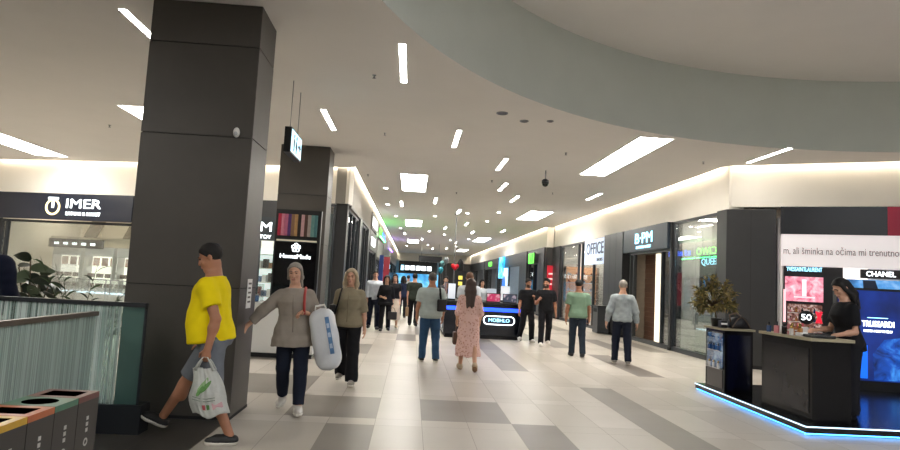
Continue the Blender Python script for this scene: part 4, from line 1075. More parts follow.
# ------------------------------------------------------------------ people: smooth-blended volumes turned into one continuous skin
import openvdb
V3 = lambda *a: np.array(a, dtype=np.float64)
def unit(v): v = np.array(v, float); return v / np.linalg.norm(v)
class SDF:
    def __init__(s, lo, hi, h):
        s.h = h; s.lo = np.array(lo, float) - 3*h; s.n = np.ceil((np.array(hi) - s.lo) / h).astype(int) + 4
        s.D = np.full(s.n, .2, np.float32)
    def sl(s, lo, hi, pad):
        a = np.maximum(0, np.floor((np.array(lo) - pad - s.lo) / s.h).astype(int)); c = np.minimum(s.n, np.ceil((np.array(hi) + pad - s.lo) / s.h).astype(int) + 1)
        if np.any(c <= a): return None, None
        ax = [s.lo[i] + s.h*np.arange(a[i], c[i]) for i in range(3)]
        return tuple(slice(a[i], c[i]) for i in range(3)), (ax[0][:, None, None], ax[1][None, :, None], ax[2][None, None, :])
    def add(s, f, lo, hi, k=.02, sub=False):
        sl, P = s.sl(lo, hi, k + 2.5*s.h)
        if sl is None: return
        d = f(*P).astype(np.float32); D = s.D[sl]
        if sub:
            d = -d
            if k > 0:
                h = np.clip(.5 - .5*(D - d)/k, 0, 1); s.D[sl] = D*(1-h) + d*h + k*h*(1-h)
            else: s.D[sl] = np.maximum(D, d)
        elif k > 0:
            h = np.clip(.5 + .5*(D - d)/k, 0, 1); s.D[sl] = D*(1-h) + d*h - k*h*(1-h)
        else: s.D[sl] = np.minimum(D, d)
    def cone(s, a, b, ra, rb, k=.02, cut=None, flat=1., sub=False):
        a = np.array(a, float); b = np.array(b, float); ba = b - a; L = ba @ ba + 1e-12
        def f(X, Y, Z):
            x, y, z = X - a[0], Y - a[1], Z - a[2]
            t = np.clip((x*ba[0] + y*ba[1] + z*ba[2]) / L, 0, 1)
            d = np.sqrt((x - t*ba[0])**2 + (y - t*ba[1])**2 + (z - t*ba[2])**2) - (ra + (rb - ra)*t)
            if cut is not None:
                c = a + ba*cut; u = ba / np.sqrt(L); d = np.maximum(d, (X - c[0])*u[0] + (Y - c[1])*u[1] + (Z - c[2])*u[2])
            return d
        m = max(ra, rb); s.add(f, np.minimum(a, b) - m, np.maximum(a, b) + m, k, sub)
    def ell(s, c, r, k=.02, M=None, sub=False, cutf=None):
        c = np.array(c, float); r = np.array(r, float); m = max(r)
        def f(X, Y, Z):
            x, y, z = X - c[0], Y - c[1], Z - c[2]
            if M is not None: x, y, z = [M[0][i]*x + M[1][i]*y + M[2][i]*z for i in range(3)]
            k0 = np.sqrt((x/r[0])**2 + (y/r[1])**2 + (z/r[2])**2); k1 = np.sqrt((x/r[0]**2)**2 + (y/r[1]**2)**2 + (z/r[2]**2)**2) + 1e-9
            d = k0*(k0 - 1)/k1
            return np.maximum(d, cutf(x, y, z)) if cutf else d
        s.add(f, c - m, c + m, k, sub)
    def loft(s, o, ax, prof, infl=0., t0=-9, t1=9, k=.03, p=2.3):
        """stack of ovals: prof rows (t, half width, half depth, y offset); ax = columns right, back, up"""
        pr = np.array(prof, float); o = np.array(o, float)
        lo_t, hi_t = max(t0, pr[0, 0]), min(t1, pr[-1, 0])
        def f(X, Y, Z):
            x, y, z = X - o[0], Y - o[1], Z - o[2]
            u, v, t = [ax[0][i]*x + ax[1][i]*y + ax[2][i]*z for i in range(3)]
            A = np.interp(t, pr[:, 0], pr[:, 1]) + infl; Bd = np.interp(t, pr[:, 0], pr[:, 2]) + infl; yo = np.interp(t, pr[:, 0], pr[:, 3])
            q = (np.abs(u/A)**p + np.abs((v - yo)/Bd)**p)**(1/p)
            d = (q - 1)*np.minimum(A, Bd)
            return np.maximum(d, np.maximum(lo_t - t, t - hi_t))
        R_ = max(pr[:, 1].max(), pr[:, 2].max()) + infl + .05
        P = [o + np.array([ax[i][2] for i in range(3)])*t for t in (lo_t, hi_t)]
        s.add(f, np.minimum(*P) - R_, np.maximum(*P) + R_, k)
    def folds(s, amp, seed=0, freq=38.):
        r = np.random.RandomState(seed)
        X, Y, Z = [s.lo[i] + s.h*np.arange(s.n[i]) for i in range(3)]
        X, Y, Z = X[:, None, None], Y[None, :, None], Z[None, None, :]
        w = 0
        for i in range(4):
            d = r.normal(size=3); d[2] *= 1.3; d /= np.linalg.norm(d); f = freq*(.6 + .5*i)
            w = w + np.sin(f*(d[0]*X + d[1]*Y + d[2]*Z) + r.uniform(0, 6) + 1.6*np.sin(11*(d[1]*X + d[2]*Y - d[0]*Z) + i))/(1 + .6*i)
        s.D += (amp*w*.5).astype(np.float32)
    def mesh(s, name, mats, parent=None, smooth=True, it=1):
        g = openvdb.FloatGrid(.2); g.copyFromArray(s.D); P, Q = g.convertToQuads(isovalue=0.)
        P = np.array(P)*s.h + s.lo; Q = np.array(Q)[:, ::-1]
        me = bpy.data.meshes.new(name)
        me.vertices.add(len(P)); me.vertices.foreach_set('co', P.astype(np.float32).ravel())
        me.loops.add(len(Q)*4); me.loops.foreach_set('vertex_index', Q.astype(np.int32).ravel())
        me.polygons.add(len(Q)); me.polygons.foreach_set('loop_start', np.arange(0, len(Q)*4, 4, dtype=np.int32)); me.polygons.foreach_set('loop_total', np.full(len(Q), 4, np.int32))
        me.update(calc_edges=True); me.validate()
        if it:   # relax the quads a little
            co = np.empty(len(me.vertices)*3, np.float32); me.vertices.foreach_get('co', co); co = co.reshape(-1, 3).astype(np.float64)
            ed = np.empty(len(me.edges)*2, np.int32); me.edges.foreach_get('vertices', ed); ed = ed.reshape(-1, 2)
            cnt = np.bincount(ed.ravel(), minlength=len(co))[:, None] + 1e-9
            for _ in range(it):
                acc = np.zeros_like(co); np.add.at(acc, ed[:, 0], co[ed[:, 1]]); np.add.at(acc, ed[:, 1], co[ed[:, 0]])
                co = co*.5 + .5*acc/cnt
            me.vertices.foreach_set('co', co.astype(np.float32).ravel())
        me.polygons.foreach_set('use_smooth', np.ones(len(me.polygons), bool))
        for m in (mats if isinstance(mats, (list, tuple)) else [mats]): me.materials.append(m)
        me.update()
        o = bpy.data.objects.new(name, me); COL.objects.link(o)
        if parent is not None: o.parent = parent
        return o
def rotx(a): c, s_ = math.cos(a), math.sin(a); return np.array([[1, 0, 0], [0, c, -s_], [0, s_, c]])
def roty(a): c, s_ = math.cos(a), math.sin(a); return np.array([[c, 0, s_], [0, 1, 0], [-s_, 0, c]])
def rotz(a): c, s_ = math.cos(a), math.sin(a); return np.array([[c, -s_, 0], [s_, c, 0], [0, 0, 1]])
MALE = [(-.09, .12, .085, .005), (-.02, .165, .112, .012), (.05, .166, .113, .01), (.14, .155, .105, 0), (.24, .155, .105, -.005), (.34, .172, .115, -.006), (.41, .182, .112, 0), (.45, .166, .098, .006), (.48, .138, .082, .012), (.51, .098, .068, .018), (.54, .07, .058, .02), (.57, .06, .054, .02)]
FEMALE = [(-.09, .12, .085, .01), (-.02, .172, .118, .018), (.05, .168, .112, .012), (.14, .138, .096, 0), (.20, .132, .092, -.002), (.30, .15, .112, -.014), (.36, .16, .118, -.018), (.41, .162, .104, -.004), (.445, .148, .09, .006), (.475, .118, .074, .013), (.505, .08, .06, .018), (.53, .058, .052, .02), (.56, .052, .05, .02)]
SKIN = mat('skin_light', 'c99a80', .55, var=.05, scale=14); SKIN2 = mat('skin_tan', 'a87458', .55, var=.06, scale=14)
LIP = mat('lip_rose', 'b07868', .5); BEARD = mat('beard_brown', '4a382e', .8, var=.2, scale=60)
EYE_W = mat('eye_dark', '2a2522', .2)
def person(label, loc, rz, H=1.75, female=False, h=.009, pose=None, top=None, bottom=None, shoes=None, hair=None, skin=SKIN, belly=0., beard=False, build=1., group=None, seed=1):
    ps = dict(lean=0., side=0., L=(4, 6, 2, 0), Rr=(-4, 6, 2, 0), aL=((.10, .0, -1), (.04, -.18, -1)), aR=((-.10, .0, -1), (-.04, -.18, -1)), head=(0, 0), cL=.45, cR=.45, nL=None, nR=None)
    ps.update(pose or {})
    s = H/1.75
    prof = np.array(FEMALE if female else MALE); prof[:, :] *= s; prof[:, 1:3] *= build
    if belly:
        for r_ in prof:
            w = math.exp(-((r_[0]/s - .16)/.13)**2); r_[2] += belly*.5*w; r_[3] -= belly*.5*w; r_[1] += belly*.25*w
    RT = roty(R(ps['side'])) @ rotx(R(ps['lean']))        # lean forward = towards -y
    ax = RT                                               # columns: right(x), back(y), up(z)
    # legs with the pelvis at the origin
    hipw = (.092 if female else .09)*s; th, shn = .43*s, .41*s
    J = {}; low = 9
    for sg, key in ((1, 'L'), (-1, 'Rr')):
        fl, kn, ab, fp = [R(v) for v in ps[key]]
        hp = V3(sg*hipw, 0, -.0*s)
        kd = V3(sg*math.sin(ab), -math.sin(fl)*math.cos(ab), -math.cos(fl)*math.cos(ab)); k = hp + kd*th
        sd = V3(sg*math.sin(ab)*.5, -math.sin(fl - kn), -math.cos(fl - kn)); sd = unit(sd); a = k + sd*shn
        fw = V3(sg*.12, -math.cos(fp), math.sin(fp)); fw = unit(fw); up = unit(V3(0, math.sin(fp), math.cos(fp)))
        J[key] = dict(hip=hp, knee=k, ank=a, fw=fw, up=up, kd=kd, sd=sd)
        sole = [a - up*.083*s + fw*q*s for q in (-.06, .19)]
        low = min(low, min(v[2] for v in sole))
    pz = -low; O = V3(0, 0, pz)
    for key in ('L', 'Rr'):
        for q in ('hip', 'knee', 'ank'): J[key][q] = J[key][q] + O
    T = lambda x, y, t: O + RT @ V3(x, y, t)
    shw = (.152 if female else .172)*s*build**.5
    arms = {}
    for sg, key, cu, nk in ((1, 'aL', 'cL', 'nL'), (-1, 'aR', 'cR', 'nR')):
        u, f = unit(ps[key][0]), unit(ps[key][1])
        sh = T(sg*shw, .01*s, .428*s); el = sh + u*.285*s; wr = el + f*.245*s
        hd = unit(ps[key][2]) if len(ps[key]) > 2 else unit(f + V3(0, 0, -.15))
        n = V3(-sg, 0, 0) if ps[nk] is None else unit(ps[nk]); n = unit(n - hd*(n @ hd))
        sdir = np.cross(hd, n)*(1 if sg < 0 else -1); 
        if sdir[1] > 0 and abs(sdir[1]) > .5: sdir = -sdir         # thumb points forward on a hanging arm
        arms[key] = dict(sh=sh, el=el, wr=wr, hd=hd, n=n, sd=sdir, curl=ps[cu])
    nb = T(0, .02*s, .52*s); hc = nb + RT @ V3(0, -.022*s, .165*s)
    RH = RT @ rotz(R(ps['head'][0])) @ rotx(R(ps['head'][1]))
    HP = lambda x, y, z: hc + RH @ (V3(x, y, z)*s)
    allp = [hc] + [v for a in arms.values() for v in (a['sh'], a['el'], a['wr'], a['wr'] + a['hd']*.19*s)] + [J[k][q] for k in ('L', 'Rr') for q in ('knee', 'ank')] + [J[k]['ank'] + J[k]['fw']*.2*s for k in ('L', 'Rr')]
    lo = np.min(allp, 0) - .17; hi = np.max(allp, 0) + .19; lo[2] = -.02; lo[:2] = np.minimum(lo[:2], [-.28, -.26]); hi[:2] = np.maximum(hi[:2], [.28, .24])
    # ---------------- body
    g = SDF(lo, hi, h); fm = female
    g.loft(O, ax, prof, 0., k=.0)
    for key in ('L', 'Rr'):
        j = J[key]; a0 = .083 if not fm else .084
        g.cone(j['hip'] - V3(0, 0, .03*s), j['knee'], a0*s*build, .054*s, .035); g.cone(j['knee'], j['ank'], .054*s, .036*s, .025)
        mid = j['knee']*.68 + j['ank']*.32 + V3(0, .016*s, 0); g.ell(mid, (.047*s, .05*s, .10*s), .03)
        g.cone(j['ank'] - j['up']*.04*s - j['fw']*.02*s, j['ank'] + j['fw']*.14*s - j['up']*.062*s, .032*s, .022*s, .025)
    for key in ('aL', 'aR'):
        a = arms[key]; ra = (.042 if fm else .05)*s*build**.5
        g.cone(a['sh'], a['el'], ra*1.08, ra*.78, .035); g.cone(a['el'], a['wr'], ra*.8, ra*.55, .02); g.ell(a['el']*.7 + a['wr']*.3, (ra*.74,)*3, .04)
        hs = s*(.92 if fm else 1.); wr, d, n, sd = a['wr'], a['hd'], a['n'], a['sd']
        fr = max(.0088*hs, .78*h)
        g.cone(wr, wr + d*.05*hs + sd*.012*hs, .026*hs, .024*hs, .015); g.cone(wr + d*.01*hs, wr + d*.055*hs - sd*.016*hs, .022*hs, .021*hs, .012)
        g.cone(wr + d*.07*hs + sd*.028*hs, wr + d*.07*hs - sd*.028*hs, .013*hs, .012*hs, .015)
        for i, L in enumerate((.070, .080, .074, .056)):
            p = wr + d*.078*hs + sd*(.030 - .0195*i)*hs; ang_ = a['curl']*.5; dd = d
            for q, fr_ in enumerate((.45, .32, .23)):
                dd = unit(d*math.cos(ang_) + n*math.sin(ang_)); p2 = p + dd*L*fr_*hs
                g.cone(p, p2, fr*(1 - .09*q), fr*(.93 - .09*q), .004); p = p2; ang_ += a['curl']*.85
        p = wr + d*.022*hs + sd*.022*hs; p2 = p + unit(d*.7 + sd*.75 + n*.25)*.045*hs; p3 = p2 + unit(d*.9 + sd*.15 + n*.45)*.036*hs
        g.cone(p, p2, fr*1.5, fr*1.2, .01); g.cone(p2, p3, fr*1.15, fr*.95, .005)
    g.cone(nb - RT @ V3(0, 0, .03*s), HP(0, .02, -.06), (.05 if fm else .06)*s, (.047 if fm else .055)*s, .03)
    g.ell(HP(0, .014, .036), np.array((.074, .093, .083))*s, .02, RH.T.T)
    g.ell(HP(0, -.02, -.038), np.array((.056 if fm else .060, .072, .078))*s, .03, RH)
    g.cone(HP(-.012, -.066, -.098), HP(.012, -.066, -.098), .020*s, .020*s, .025)
    for sg in (-1, 1):
        g.ell(HP(sg*.030, -.094, .006), np.array((.015, .009, .009))*s, .008, RH, sub=True)
        g.ell(HP(sg*.076, .012, -.008), np.array((.012, .020, .031))*s, .008, RH)
        g.ell(HP(sg*.038, -.068, -.025), np.array((.02, .016, .016))*s, .02, RH)
    g.cone(HP(0, -.092, .010), HP(0, -.104, -.030), .007*s, .012*s, .014)
    g.ell(HP(-.011, -.094, -.034), np.array((.008,)*3)*s, .006); g.ell(HP(.011, -.094, -.034), np.array((.008,)*3)*s, .006)
    g.cone(HP(-.034, -.087, .024), HP(.034, -.087, .024), .009*s, .009*s, .014)
    g.cone(HP(-.017, -.092, -.057), HP(.017, -.092, -.057), .0075*s, .0075*s, .006); g.cone(HP(-.015, -.091, -.069), HP(.015, -.091, -.069), .0075*s, .0075*s, .006)
    root = g.mesh('person', [skin, LIP, BEARD])
    root.location = loc; root.rotation_euler = (0, 0, rz); tag(root, label, 'person', group)
    # lips / beard as colour patches of the one skin
    me = root.data; n_ = len(me.polygons); cen = np.empty(n_*3, np.float32); me.polygons.foreach_get('center', cen)
    q = (cen.reshape(-1, 3) - hc) @ RH / s
    mi = np.zeros(n_, np.int32)
    if beard: mi[(q[:, 1] < .01) & (q[:, 2] < -.035) & (q[:, 2] > -.125) & (np.abs(q[:, 0]) < .075)] = 2; 
    if beard: mi[(q[:, 1] < -.07) & (q[:, 2] < -.042) & (q[:, 2] > -.12)] = 2
    mi[(q[:, 1] < -.084) & (np.abs(q[:, 2] + .063) < .012) & (np.abs(q[:, 0]) < .023)] = 1
    me.polygons.foreach_set('material_index', mi)
    hm = hair['m'] if hair else None
    for sg in (-1, 1):
        b = B(); p = HP(sg*.030, -.0805, .006); b.ball(p, (.0105*s, .0105*s, .0065*s), 10, 8); b.build('eye', EYE_W, root)
        if hm is not None:
            b = B(); b.tube([HP(sg*x, -.099 + .012*abs(x)/.04, .027 + z) for x, z in ((.014, 0), (.03, .005), (.046, -.002))], .0042*s, 6); b.build('eyebrow', hair.get('brow', hm), root)
    # ---------------- clothes
    hcl = max(h, .0085)
    if top:
        g = SDF(lo, hi, hcl); lz = top.get('loose', .016)*s; hem = top.get('hem', -.06)*s
        pr2 = prof.copy(); fl = top.get('flare', 0.)
        for r_ in pr2:
            w = max(0., (.28*s - r_[0])/(.28*s)); r_[1] += fl*w; r_[2] += fl*w
            if top.get('hang') and r_[0] < .15*s:
                k15 = np.interp(.15*s, prof[:, 0], prof[:, 2]) - np.interp(.15*s, prof[:, 0], prof[:, 3]); bk = r_[2] + r_[3]; r_[2] = (k15 + bk)/2; r_[3] = (bk - k15)/2
            if top.get('straight'): 
                if r_[0] < .34*s: r_[1] = max(r_[1], .152*s*build)
        if hem < pr2[0, 0]: pr2 = np.vstack([[hem - .01, pr2[1, 1] + fl*.8, pr2[1, 2] + fl*.8, pr2[1, 3]], [[hem + .08*s, pr2[1, 1] + fl*.6, pr2[1, 2] + fl*.6, pr2[1, 3]]] if hem + .08*s < -.03*s else np.zeros((0, 4)), pr2[1:]])
        g.loft(O, ax, pr2, lz, t0=hem, t1=top.get('neck', .512)*s, k=0.)
        for key in ('aL', 'aR'):
            a = arms[key]; ra = (.042 if fm else .05)*s*build**.5; sl = top.get('sleeve', .55); l2 = lz + .006
            g.cone(a['sh'], a['el'], ra*1.08 + l2, ra*.85 + l2 + .004, .03, cut=min(1., sl) if sl < 1 else None)
            if sl > 1: g.cone(a['el'], a['wr'], ra*.85 + l2, ra*.6 + l2*.7, .02, cut=sl - 1)
        if top.get('collar'): g.cone(T(0, .026*s, .49*s), T(0, .016*s, .545*s), .068*s, .063*s, .012, cut=1.)
        g.folds(top.get('folds', .004), seed, 34)
        so = g.mesh(top.get('name', 'shirt'), top['m'], root)
        if top.get('print'):
            me = so.data; n_ = len(me.polygons); cen = np.empty(n_*3, np.float32); me.polygons.foreach_get('center', cen); c = ((cen.reshape(-1, 3) - O) @ RT)/s
            rr = np.random.RandomState(3); ok = (np.abs(c[:, 0]) < .11) & (c[:, 1] < -.05) & (c[:, 2] > .30) & (c[:, 2] < .37) & (np.sin(c[:, 0]*260) + np.sin(c[:, 2]*300) > .1)
            me.materials.append(top['print']); me.polygons.foreach_set('material_index', ok.astype(np.int32))
        if top.get('placket'):
            b = B(); b.tube([T(0, prof_front(pr2, t*s) - lz - .004, t*s) for t in (.44, .36, .28, .2, .1, .02)], .006, 6); b.build('placket', top['placket'], root)
    if bottom:
        g = SDF(lo, hi, hcl); lz = bottom.get('loose', .014)*s; kind = bottom.get('kind', 'trousers')
        if kind in ('trousers', 'shorts'):
            g.loft(O, ax, prof, lz*.8, t1=bottom.get('waist', .09)*s, k=0.)
            for key in ('L', 'Rr'):
                j = J[key]; kn = bottom.get('knee', .072)*s; an = bottom.get('ankle', .058)*s
                if kind == 'shorts':
                    e = j['knee']; g.cone(j['hip'], e, .098*s*build + lz*.3, .088*s, .03, cut=bottom.get('cut', .96))
                else:
                    g.cone(j['hip'] - V3(0, 0, .02), j['knee'], .088*s*build + lz*.6, kn + lz*.5, .03); g.cone(j['knee'], j['ank'], kn + lz*.5, an + lz*.4, .02, cut=bottom.get('cut', 1.02))
                    if bottom.get('cut', 1.02) > 1: g.cone(j['ank']*.75 + j['knee']*.25, j['ank'] - j['sd']*(-.02*s), an + lz*.4, an + lz*.45, .01, cut=1.)
        else:   # skirt part of a dress: from the waist down to a hem
            pr2 = [(bottom['hem']*s, bottom.get('w', .24)*s, bottom.get('d', .20)*s, bottom.get('yo', .0)*s)] + [((bottom['hem']*.5)*s, .20*s, .155*s, bottom.get('yo', 0)*.5*s)] + [tuple(r_) for r_ in prof if r_[0] > -.03*s]
            g.loft(O, ax, pr2, lz, t1=.2*s, k=0.)
        g.folds(bottom.get('folds', .004), seed + 5, 30)
        bo = g.mesh(bottom.get('name', 'trousers'), bottom['m'], root)
        if bottom.get('belt'):
            b = B(); n = 28; rg = []
            pt = lambda a, t, o_: T((np.interp(t, prof[:, 0], prof[:, 1]) + lz*.8 + o_)*math.copysign(abs(math.cos(a))**.87, math.cos(a)), np.interp(t, prof[:, 0], prof[:, 3]) + (np.interp(t, prof[:, 0], prof[:, 2]) + lz*.8 + o_)*math.copysign(abs(math.sin(a))**.87, math.sin(a)), t)
            for t, o_ in ((.05*s, .0), (.05*s, .008), (.085*s, .008), (.085*s, .0)): rg.append([b.bm.verts.new(pt(2*PI*i/n, t, o_)) for i in range(n)])
            for a_, c_ in zip(rg, rg[1:]):
                for i in range(n): b._f([a_[i], a_[(i+1) % n], c_[(i+1) % n], c_[i]])
            b.build('belt', bottom['belt'], root)
    if shoes:
        for key in ('L', 'Rr'):
            j = J[key]; A, fw, up = j['ank'], j['fw'], j['up']; base = A - up*.083*s
            P0 = base - fw*.035*s; P1 = base + fw*.165*s; hs_ = max(.006, min(h, .009))
            lo2 = np.minimum(P0, P1) - .12*s; hi2 = np.maximum(P0, P1) + .16*s
            g = SDF(lo2, hi2, hs_)
            zc = shoes.get('sole', .028)
            g.cone(P0 + up*.045*s, base + fw*.10*s + up*.036*s, .041*s, .046*s, .0); g.cone(base + fw*.10*s + up*.036*s, P1 + up*.03*s, .046*s, .033*s, .02)
            g.cone(A - up*.035*s, A - up*shoes.get('low', .005)*s - fw*.004*s, .044*s, .042*s, .03, cut=1.); g.cone(A - up*.03*s + fw*.02*s, base + fw*.10*s + up*.045*s, .04*s, .035*s, .03)
            X, Y, Z = [g.lo[i] + g.h*np.arange(g.n[i]) for i in range(3)]
            hgt = ((X[:, None, None] - base[0])*up[0] + (Y[None, :, None] - base[1])*up[1] + (Z[None, None, :] - base[2])*up[2])
            full = g.D.copy(); g.D = np.maximum(full, (zc*s - hgt).astype(np.float32)); sh_ = g.mesh('shoe', shoes['m'], root)
            g.D = np.maximum(np.maximum(full - .004, (hgt - zc*s).astype(np.float32)), (-hgt).astype(np.float32)); g.mesh('sole', shoes['sm'], sh_, it=0)
    if hair:
        kind = hair.get('kind', 'short'); hl = HP(0, 0, 0) - .34*s; hl[2] -= (.5*s if kind == 'long' else .2*s); hh_ = HP(0, 0, 0) + .34*s
        g = SDF(hl, hh_, max(.006, min(h, .010)))
        th_ = hair.get('thick', .012)
        fz, ny = hair.get('front', .07), hair.get('nape', -.065)
        sl_ = (fz - ny)/.15
        cut = lambda x, y, z: (-(z/s - (fz - .036) + sl_*(y/s + .014 + .08))*.75)*s
        g.ell(HP(0, .014, .036), np.array((.074 + th_, .093 + th_, .083 + th_*1.2))*s, 0, RH, cutf=cut)
        if kind == 'balding': g.ell(HP(0, -.04, .11), np.array((.05, .085, .05))*s, .01, RH, sub=True)
        if kind == 'quiff': g.cone(HP(-.03, -.062, .112), HP(.03, -.062, .112), .024*s, .024*s, .02)
        if kind == 'shoulder':
            for sg in (-1, 1):
                g.cone(HP(sg*.072, .0, .05), HP(sg*.088, .012, -.10), .03*s, .038*s, .02); g.cone(HP(sg*.088, .012, -.10), HP(sg*.085, -.02, -.20), .038*s, .026*s, .02)
            g.cone(HP(0, .07, .02), HP(0, .075, -.15), .07*s, .06*s, .03); g.cone(HP(-.05, -.066, .085), HP(-.085, -.01, .0), .018*s, .02*s, .02); g.cone(HP(.05, -.066, .085), HP(.085, -.01, .0), .018*s, .02*s, .02)
        if kind == 'long':
            for i, sg in enumerate((-1, -.4, .4, 1)):
                m_ = HP(sg*.068, .078, -.12); e_ = m_ + RT @ (V3(sg*-.012, .035, -hair.get('len', .28) - .03*(i % 2))*s)
                g.cone(HP(sg*.06, .06, .04), m_, .04*s, .038*s, .02); g.cone(m_, e_, .038*s, .02*s, .02)
            if hair.get('sides', True):
                for sg in (-1, 1): g.cone(HP(sg*.07, -.03, .07), HP(sg*.085, .02, -.12), .018*s, .03*s, .02); g.cone(HP(sg*.085, .02, -.12), HP(sg*.085, .02, -.12) + RT @ (V3(sg*.01, .03, -.6*hair.get('len', .28))*s), .03*s, .018*s, .02)
        if kind == 'tied':
            g.ell(HP(0, .11, .0), np.array((.035, .035, .035))*s, .015)
            for sg in (-1, 1): g.cone(HP(sg*.07, -.02, .05), HP(sg*.08, .02, -.06), .018*s, .02*s, .02); g.cone(HP(sg*.05, .08, -.04), HP(sg*.065, .05, -.16), .028*s, .016*s, .02)
        g.folds(hair.get('folds', .003), seed + 9, 90)
        g.mesh('hair', hm, root)
    W = Matrix.Translation(loc) @ Matrix.Rotation(rz, 4, 'Z')
    root_info = dict(root=root, J=J, arms=arms, T=T, O=O, hc=hc, HP=HP, prof=prof, s=s, W=lambda p: W @ Vector(p), M=W)
    return root_info
def prof_front(pr, t): return np.interp(t, pr[:, 0], pr[:, 3]) - np.interp(t, pr[:, 0], pr[:, 2])
F_ = lambda n, c, **k: mat('cloth_' + n, c, k.pop('rough', .85), var=k.pop('var', .08), scale=k.pop('scale', 12), bump=.06, bscale=300, spec=.2, **k)
BLK = F_('black', '17171a'); BLKT = F_('black_trousers', '1a1a1e'); NAVYT = F_('navy_trousers', '1d2230'); JEAN = F_('blue_jeans', '33506f', var=.15); JEAN2 = F_('dark_jeans', '2a323d', var=.15)
YEL = F_('yellow_shirt', 'ead20f', var=.04); GREYS = F_('grey_shorts', '6e737a'); TAUPE = F_('taupe_blouse', '938a80'); OLIVE = F_('olive_blouse', '8d836d')
PALE = F_('pale_grey_shirt', 'a9b4b0'); SAGE = F_('sage_shirt', '76907a'); DENIM = F_('pale_denim', '98a0a2', var=.12); WHT = F_('white_shirt', 'c9cfd6'); BEIGE = F_('beige', 'b7a58c'); NAVY = F_('navy_jacket', '161b2c')
H_DK = mat('hair_dark', '0f0b09', .75, var=.25, scale=40); H_BR = mat('hair_brown', '3d2a20', .5, var=.3, scale=40, stretch=(4, 4, .6)); H_GR = mat('hair_grey', '8c857c', .6, var=.2, scale=40, stretch=(4, 4, .6)); H_BL = mat('hair_ash_blonde', 'b3a083', .55, var=.2, scale=40, stretch=(4, 4, .6)); H_PEP = mat('hair_pepper', '4d4843', .6, var=.3, scale=50); H_RED = mat('hair_reddish', '6b4a36', .55, var=.2, scale=40)
S_BLK = mat('shoe_leather_black', '161618', .5); S_WHT = mat('sneaker_white', 'd4d0c9', .6); S_SOLE = mat('sole_pale', 'dedad0', .6); S_SOLED = mat('sole_dark', '1e1d1c', .6); S_GREY = mat('sneaker_grey', '8d8880', .6, var=.1)
def floral():
    m = mat('floral_pink', 'd3a79c', .85); nt = m.node_tree; b = nt.nodes['Principled BSDF']
    tc = nt.nodes.new('ShaderNodeTexCoord'); v = nt.nodes.new('ShaderNodeTexVoronoi'); v.inputs['Scale'].default_value = 26
    r = nt.nodes.new('ShaderNodeValToRGB'); r.color_ramp.elements[0].position = .16; r.color_ramp.elements[1].position = .42
    r.color_ramp.elements[0].color = lin('b57f70'); r.color_ramp.elements[1].color = lin('dcb6ab')
    nt.links.new(tc.outputs['Object'], v.inputs['Vector']); nt.links.new(v.outputs['Distance'], r.inputs[0]); nt.links.new(r.outputs[0], b.inputs['Base Color'])
    return m
FLOR = floral()
deg = R
# --- man in yellow
ym = person('heavy man in yellow t-shirt and grey shorts striding past the dark column', (-1.76, 5.86, 0), -PI/2, 1.85, h=.0068, build=1.08, belly=.10, skin=SKIN2,
    pose=dict(lean=8, L=(-6, 20, 3, 0), Rr=(31, 1, 3, 20), aL=((.16, .42, -1), (.06, -.16, -1)), aR=((-.14, -.12, -1), (-.05, -.38, -1)), head=(4, 14), cL=1.25, cR=.6),
    top=dict(m=YEL, loose=.022, sleeve=.62, hem=-.035, hang=True, flare=.014, folds=.006, print=mat('shirt_print', 'b3a64a', .8)), bottom=dict(kind='shorts', m=GREYS, loose=.03, cut=1.0, waist=.03), shoes=dict(m=S_BLK, sm=S_SOLE, low=.02, sole=.03),
    hair=dict(m=H_DK, kind='short', thick=.010, front=.07, nape=-.075), seed=2)
# --- older woman in taupe tunic
w1 = person('grey-haired woman in taupe tunic touching the column, white pack under her arm', (-1.27, 7.1, 0), R(4), 1.68, female=True, h=.0068, build=1.08, skin=SKIN,
    pose=dict(lean=2, side=-3, L=(10, 6, 2, 6), Rr=(-9, 20, 2, -8), aR=((-.74, -.10, -.74), (-.64, -.12, -.72), (-.25, -.2, -1)), aL=((.42, .22, -1), (-.62, -.8, .30), (-.6, -.7, -.3)), head=(-6, 4), cL=.7, cR=.5, nR=(-1, 0, -.3), nL=(.1, -.3, -1)),
    top=dict(m=TAUPE, name='tunic', loose=.024, sleeve=1.62, hem=-.15, flare=.03, folds=.006, placket=F_('taupe_placket', '847b71')), bottom=dict(m=NAVYT, loose=.016, waist=.02, cut=.93), shoes=dict(m=S_WHT, sm=S_SOLE, low=-.02, sole=.03),
    hair=dict(m=H_GR, kind='tied', thick=.010, front=.088, nape=-.06, brow=H_PEP), seed=3)
# --- blonde woman
w2 = person('ash-blonde woman in olive blouse and wide black trousers behind the tunic woman', (-.86, 9.0, 0), R(-4), 1.66, female=True, h=.008, build=1.06,
    pose=dict(L=(10, 5, 2, 8), Rr=(-10, 22, 2, -6), aR=((-.18, .10, -1), (-.05, -.45, -1)), aL=((.24, .06, -1), (.12, -.22, -1)), head=(0, 2)),
    top=dict(m=OLIVE, name='blouse', loose=.022, sleeve=.95, hem=-.06, flare=.02, folds=.006, collar=True, placket=F_('olive_placket', '7b725e')), bottom=dict(m=BLKT, loose=.028, waist=.02, knee=.075, ankle=.082, folds=.006), shoes=dict(m=S_GREY, sm=S_SOLE, low=-.01),
    hair=dict(m=H_BL, kind='shoulder', thick=.016, front=.088, brow=H_RED), seed=4)
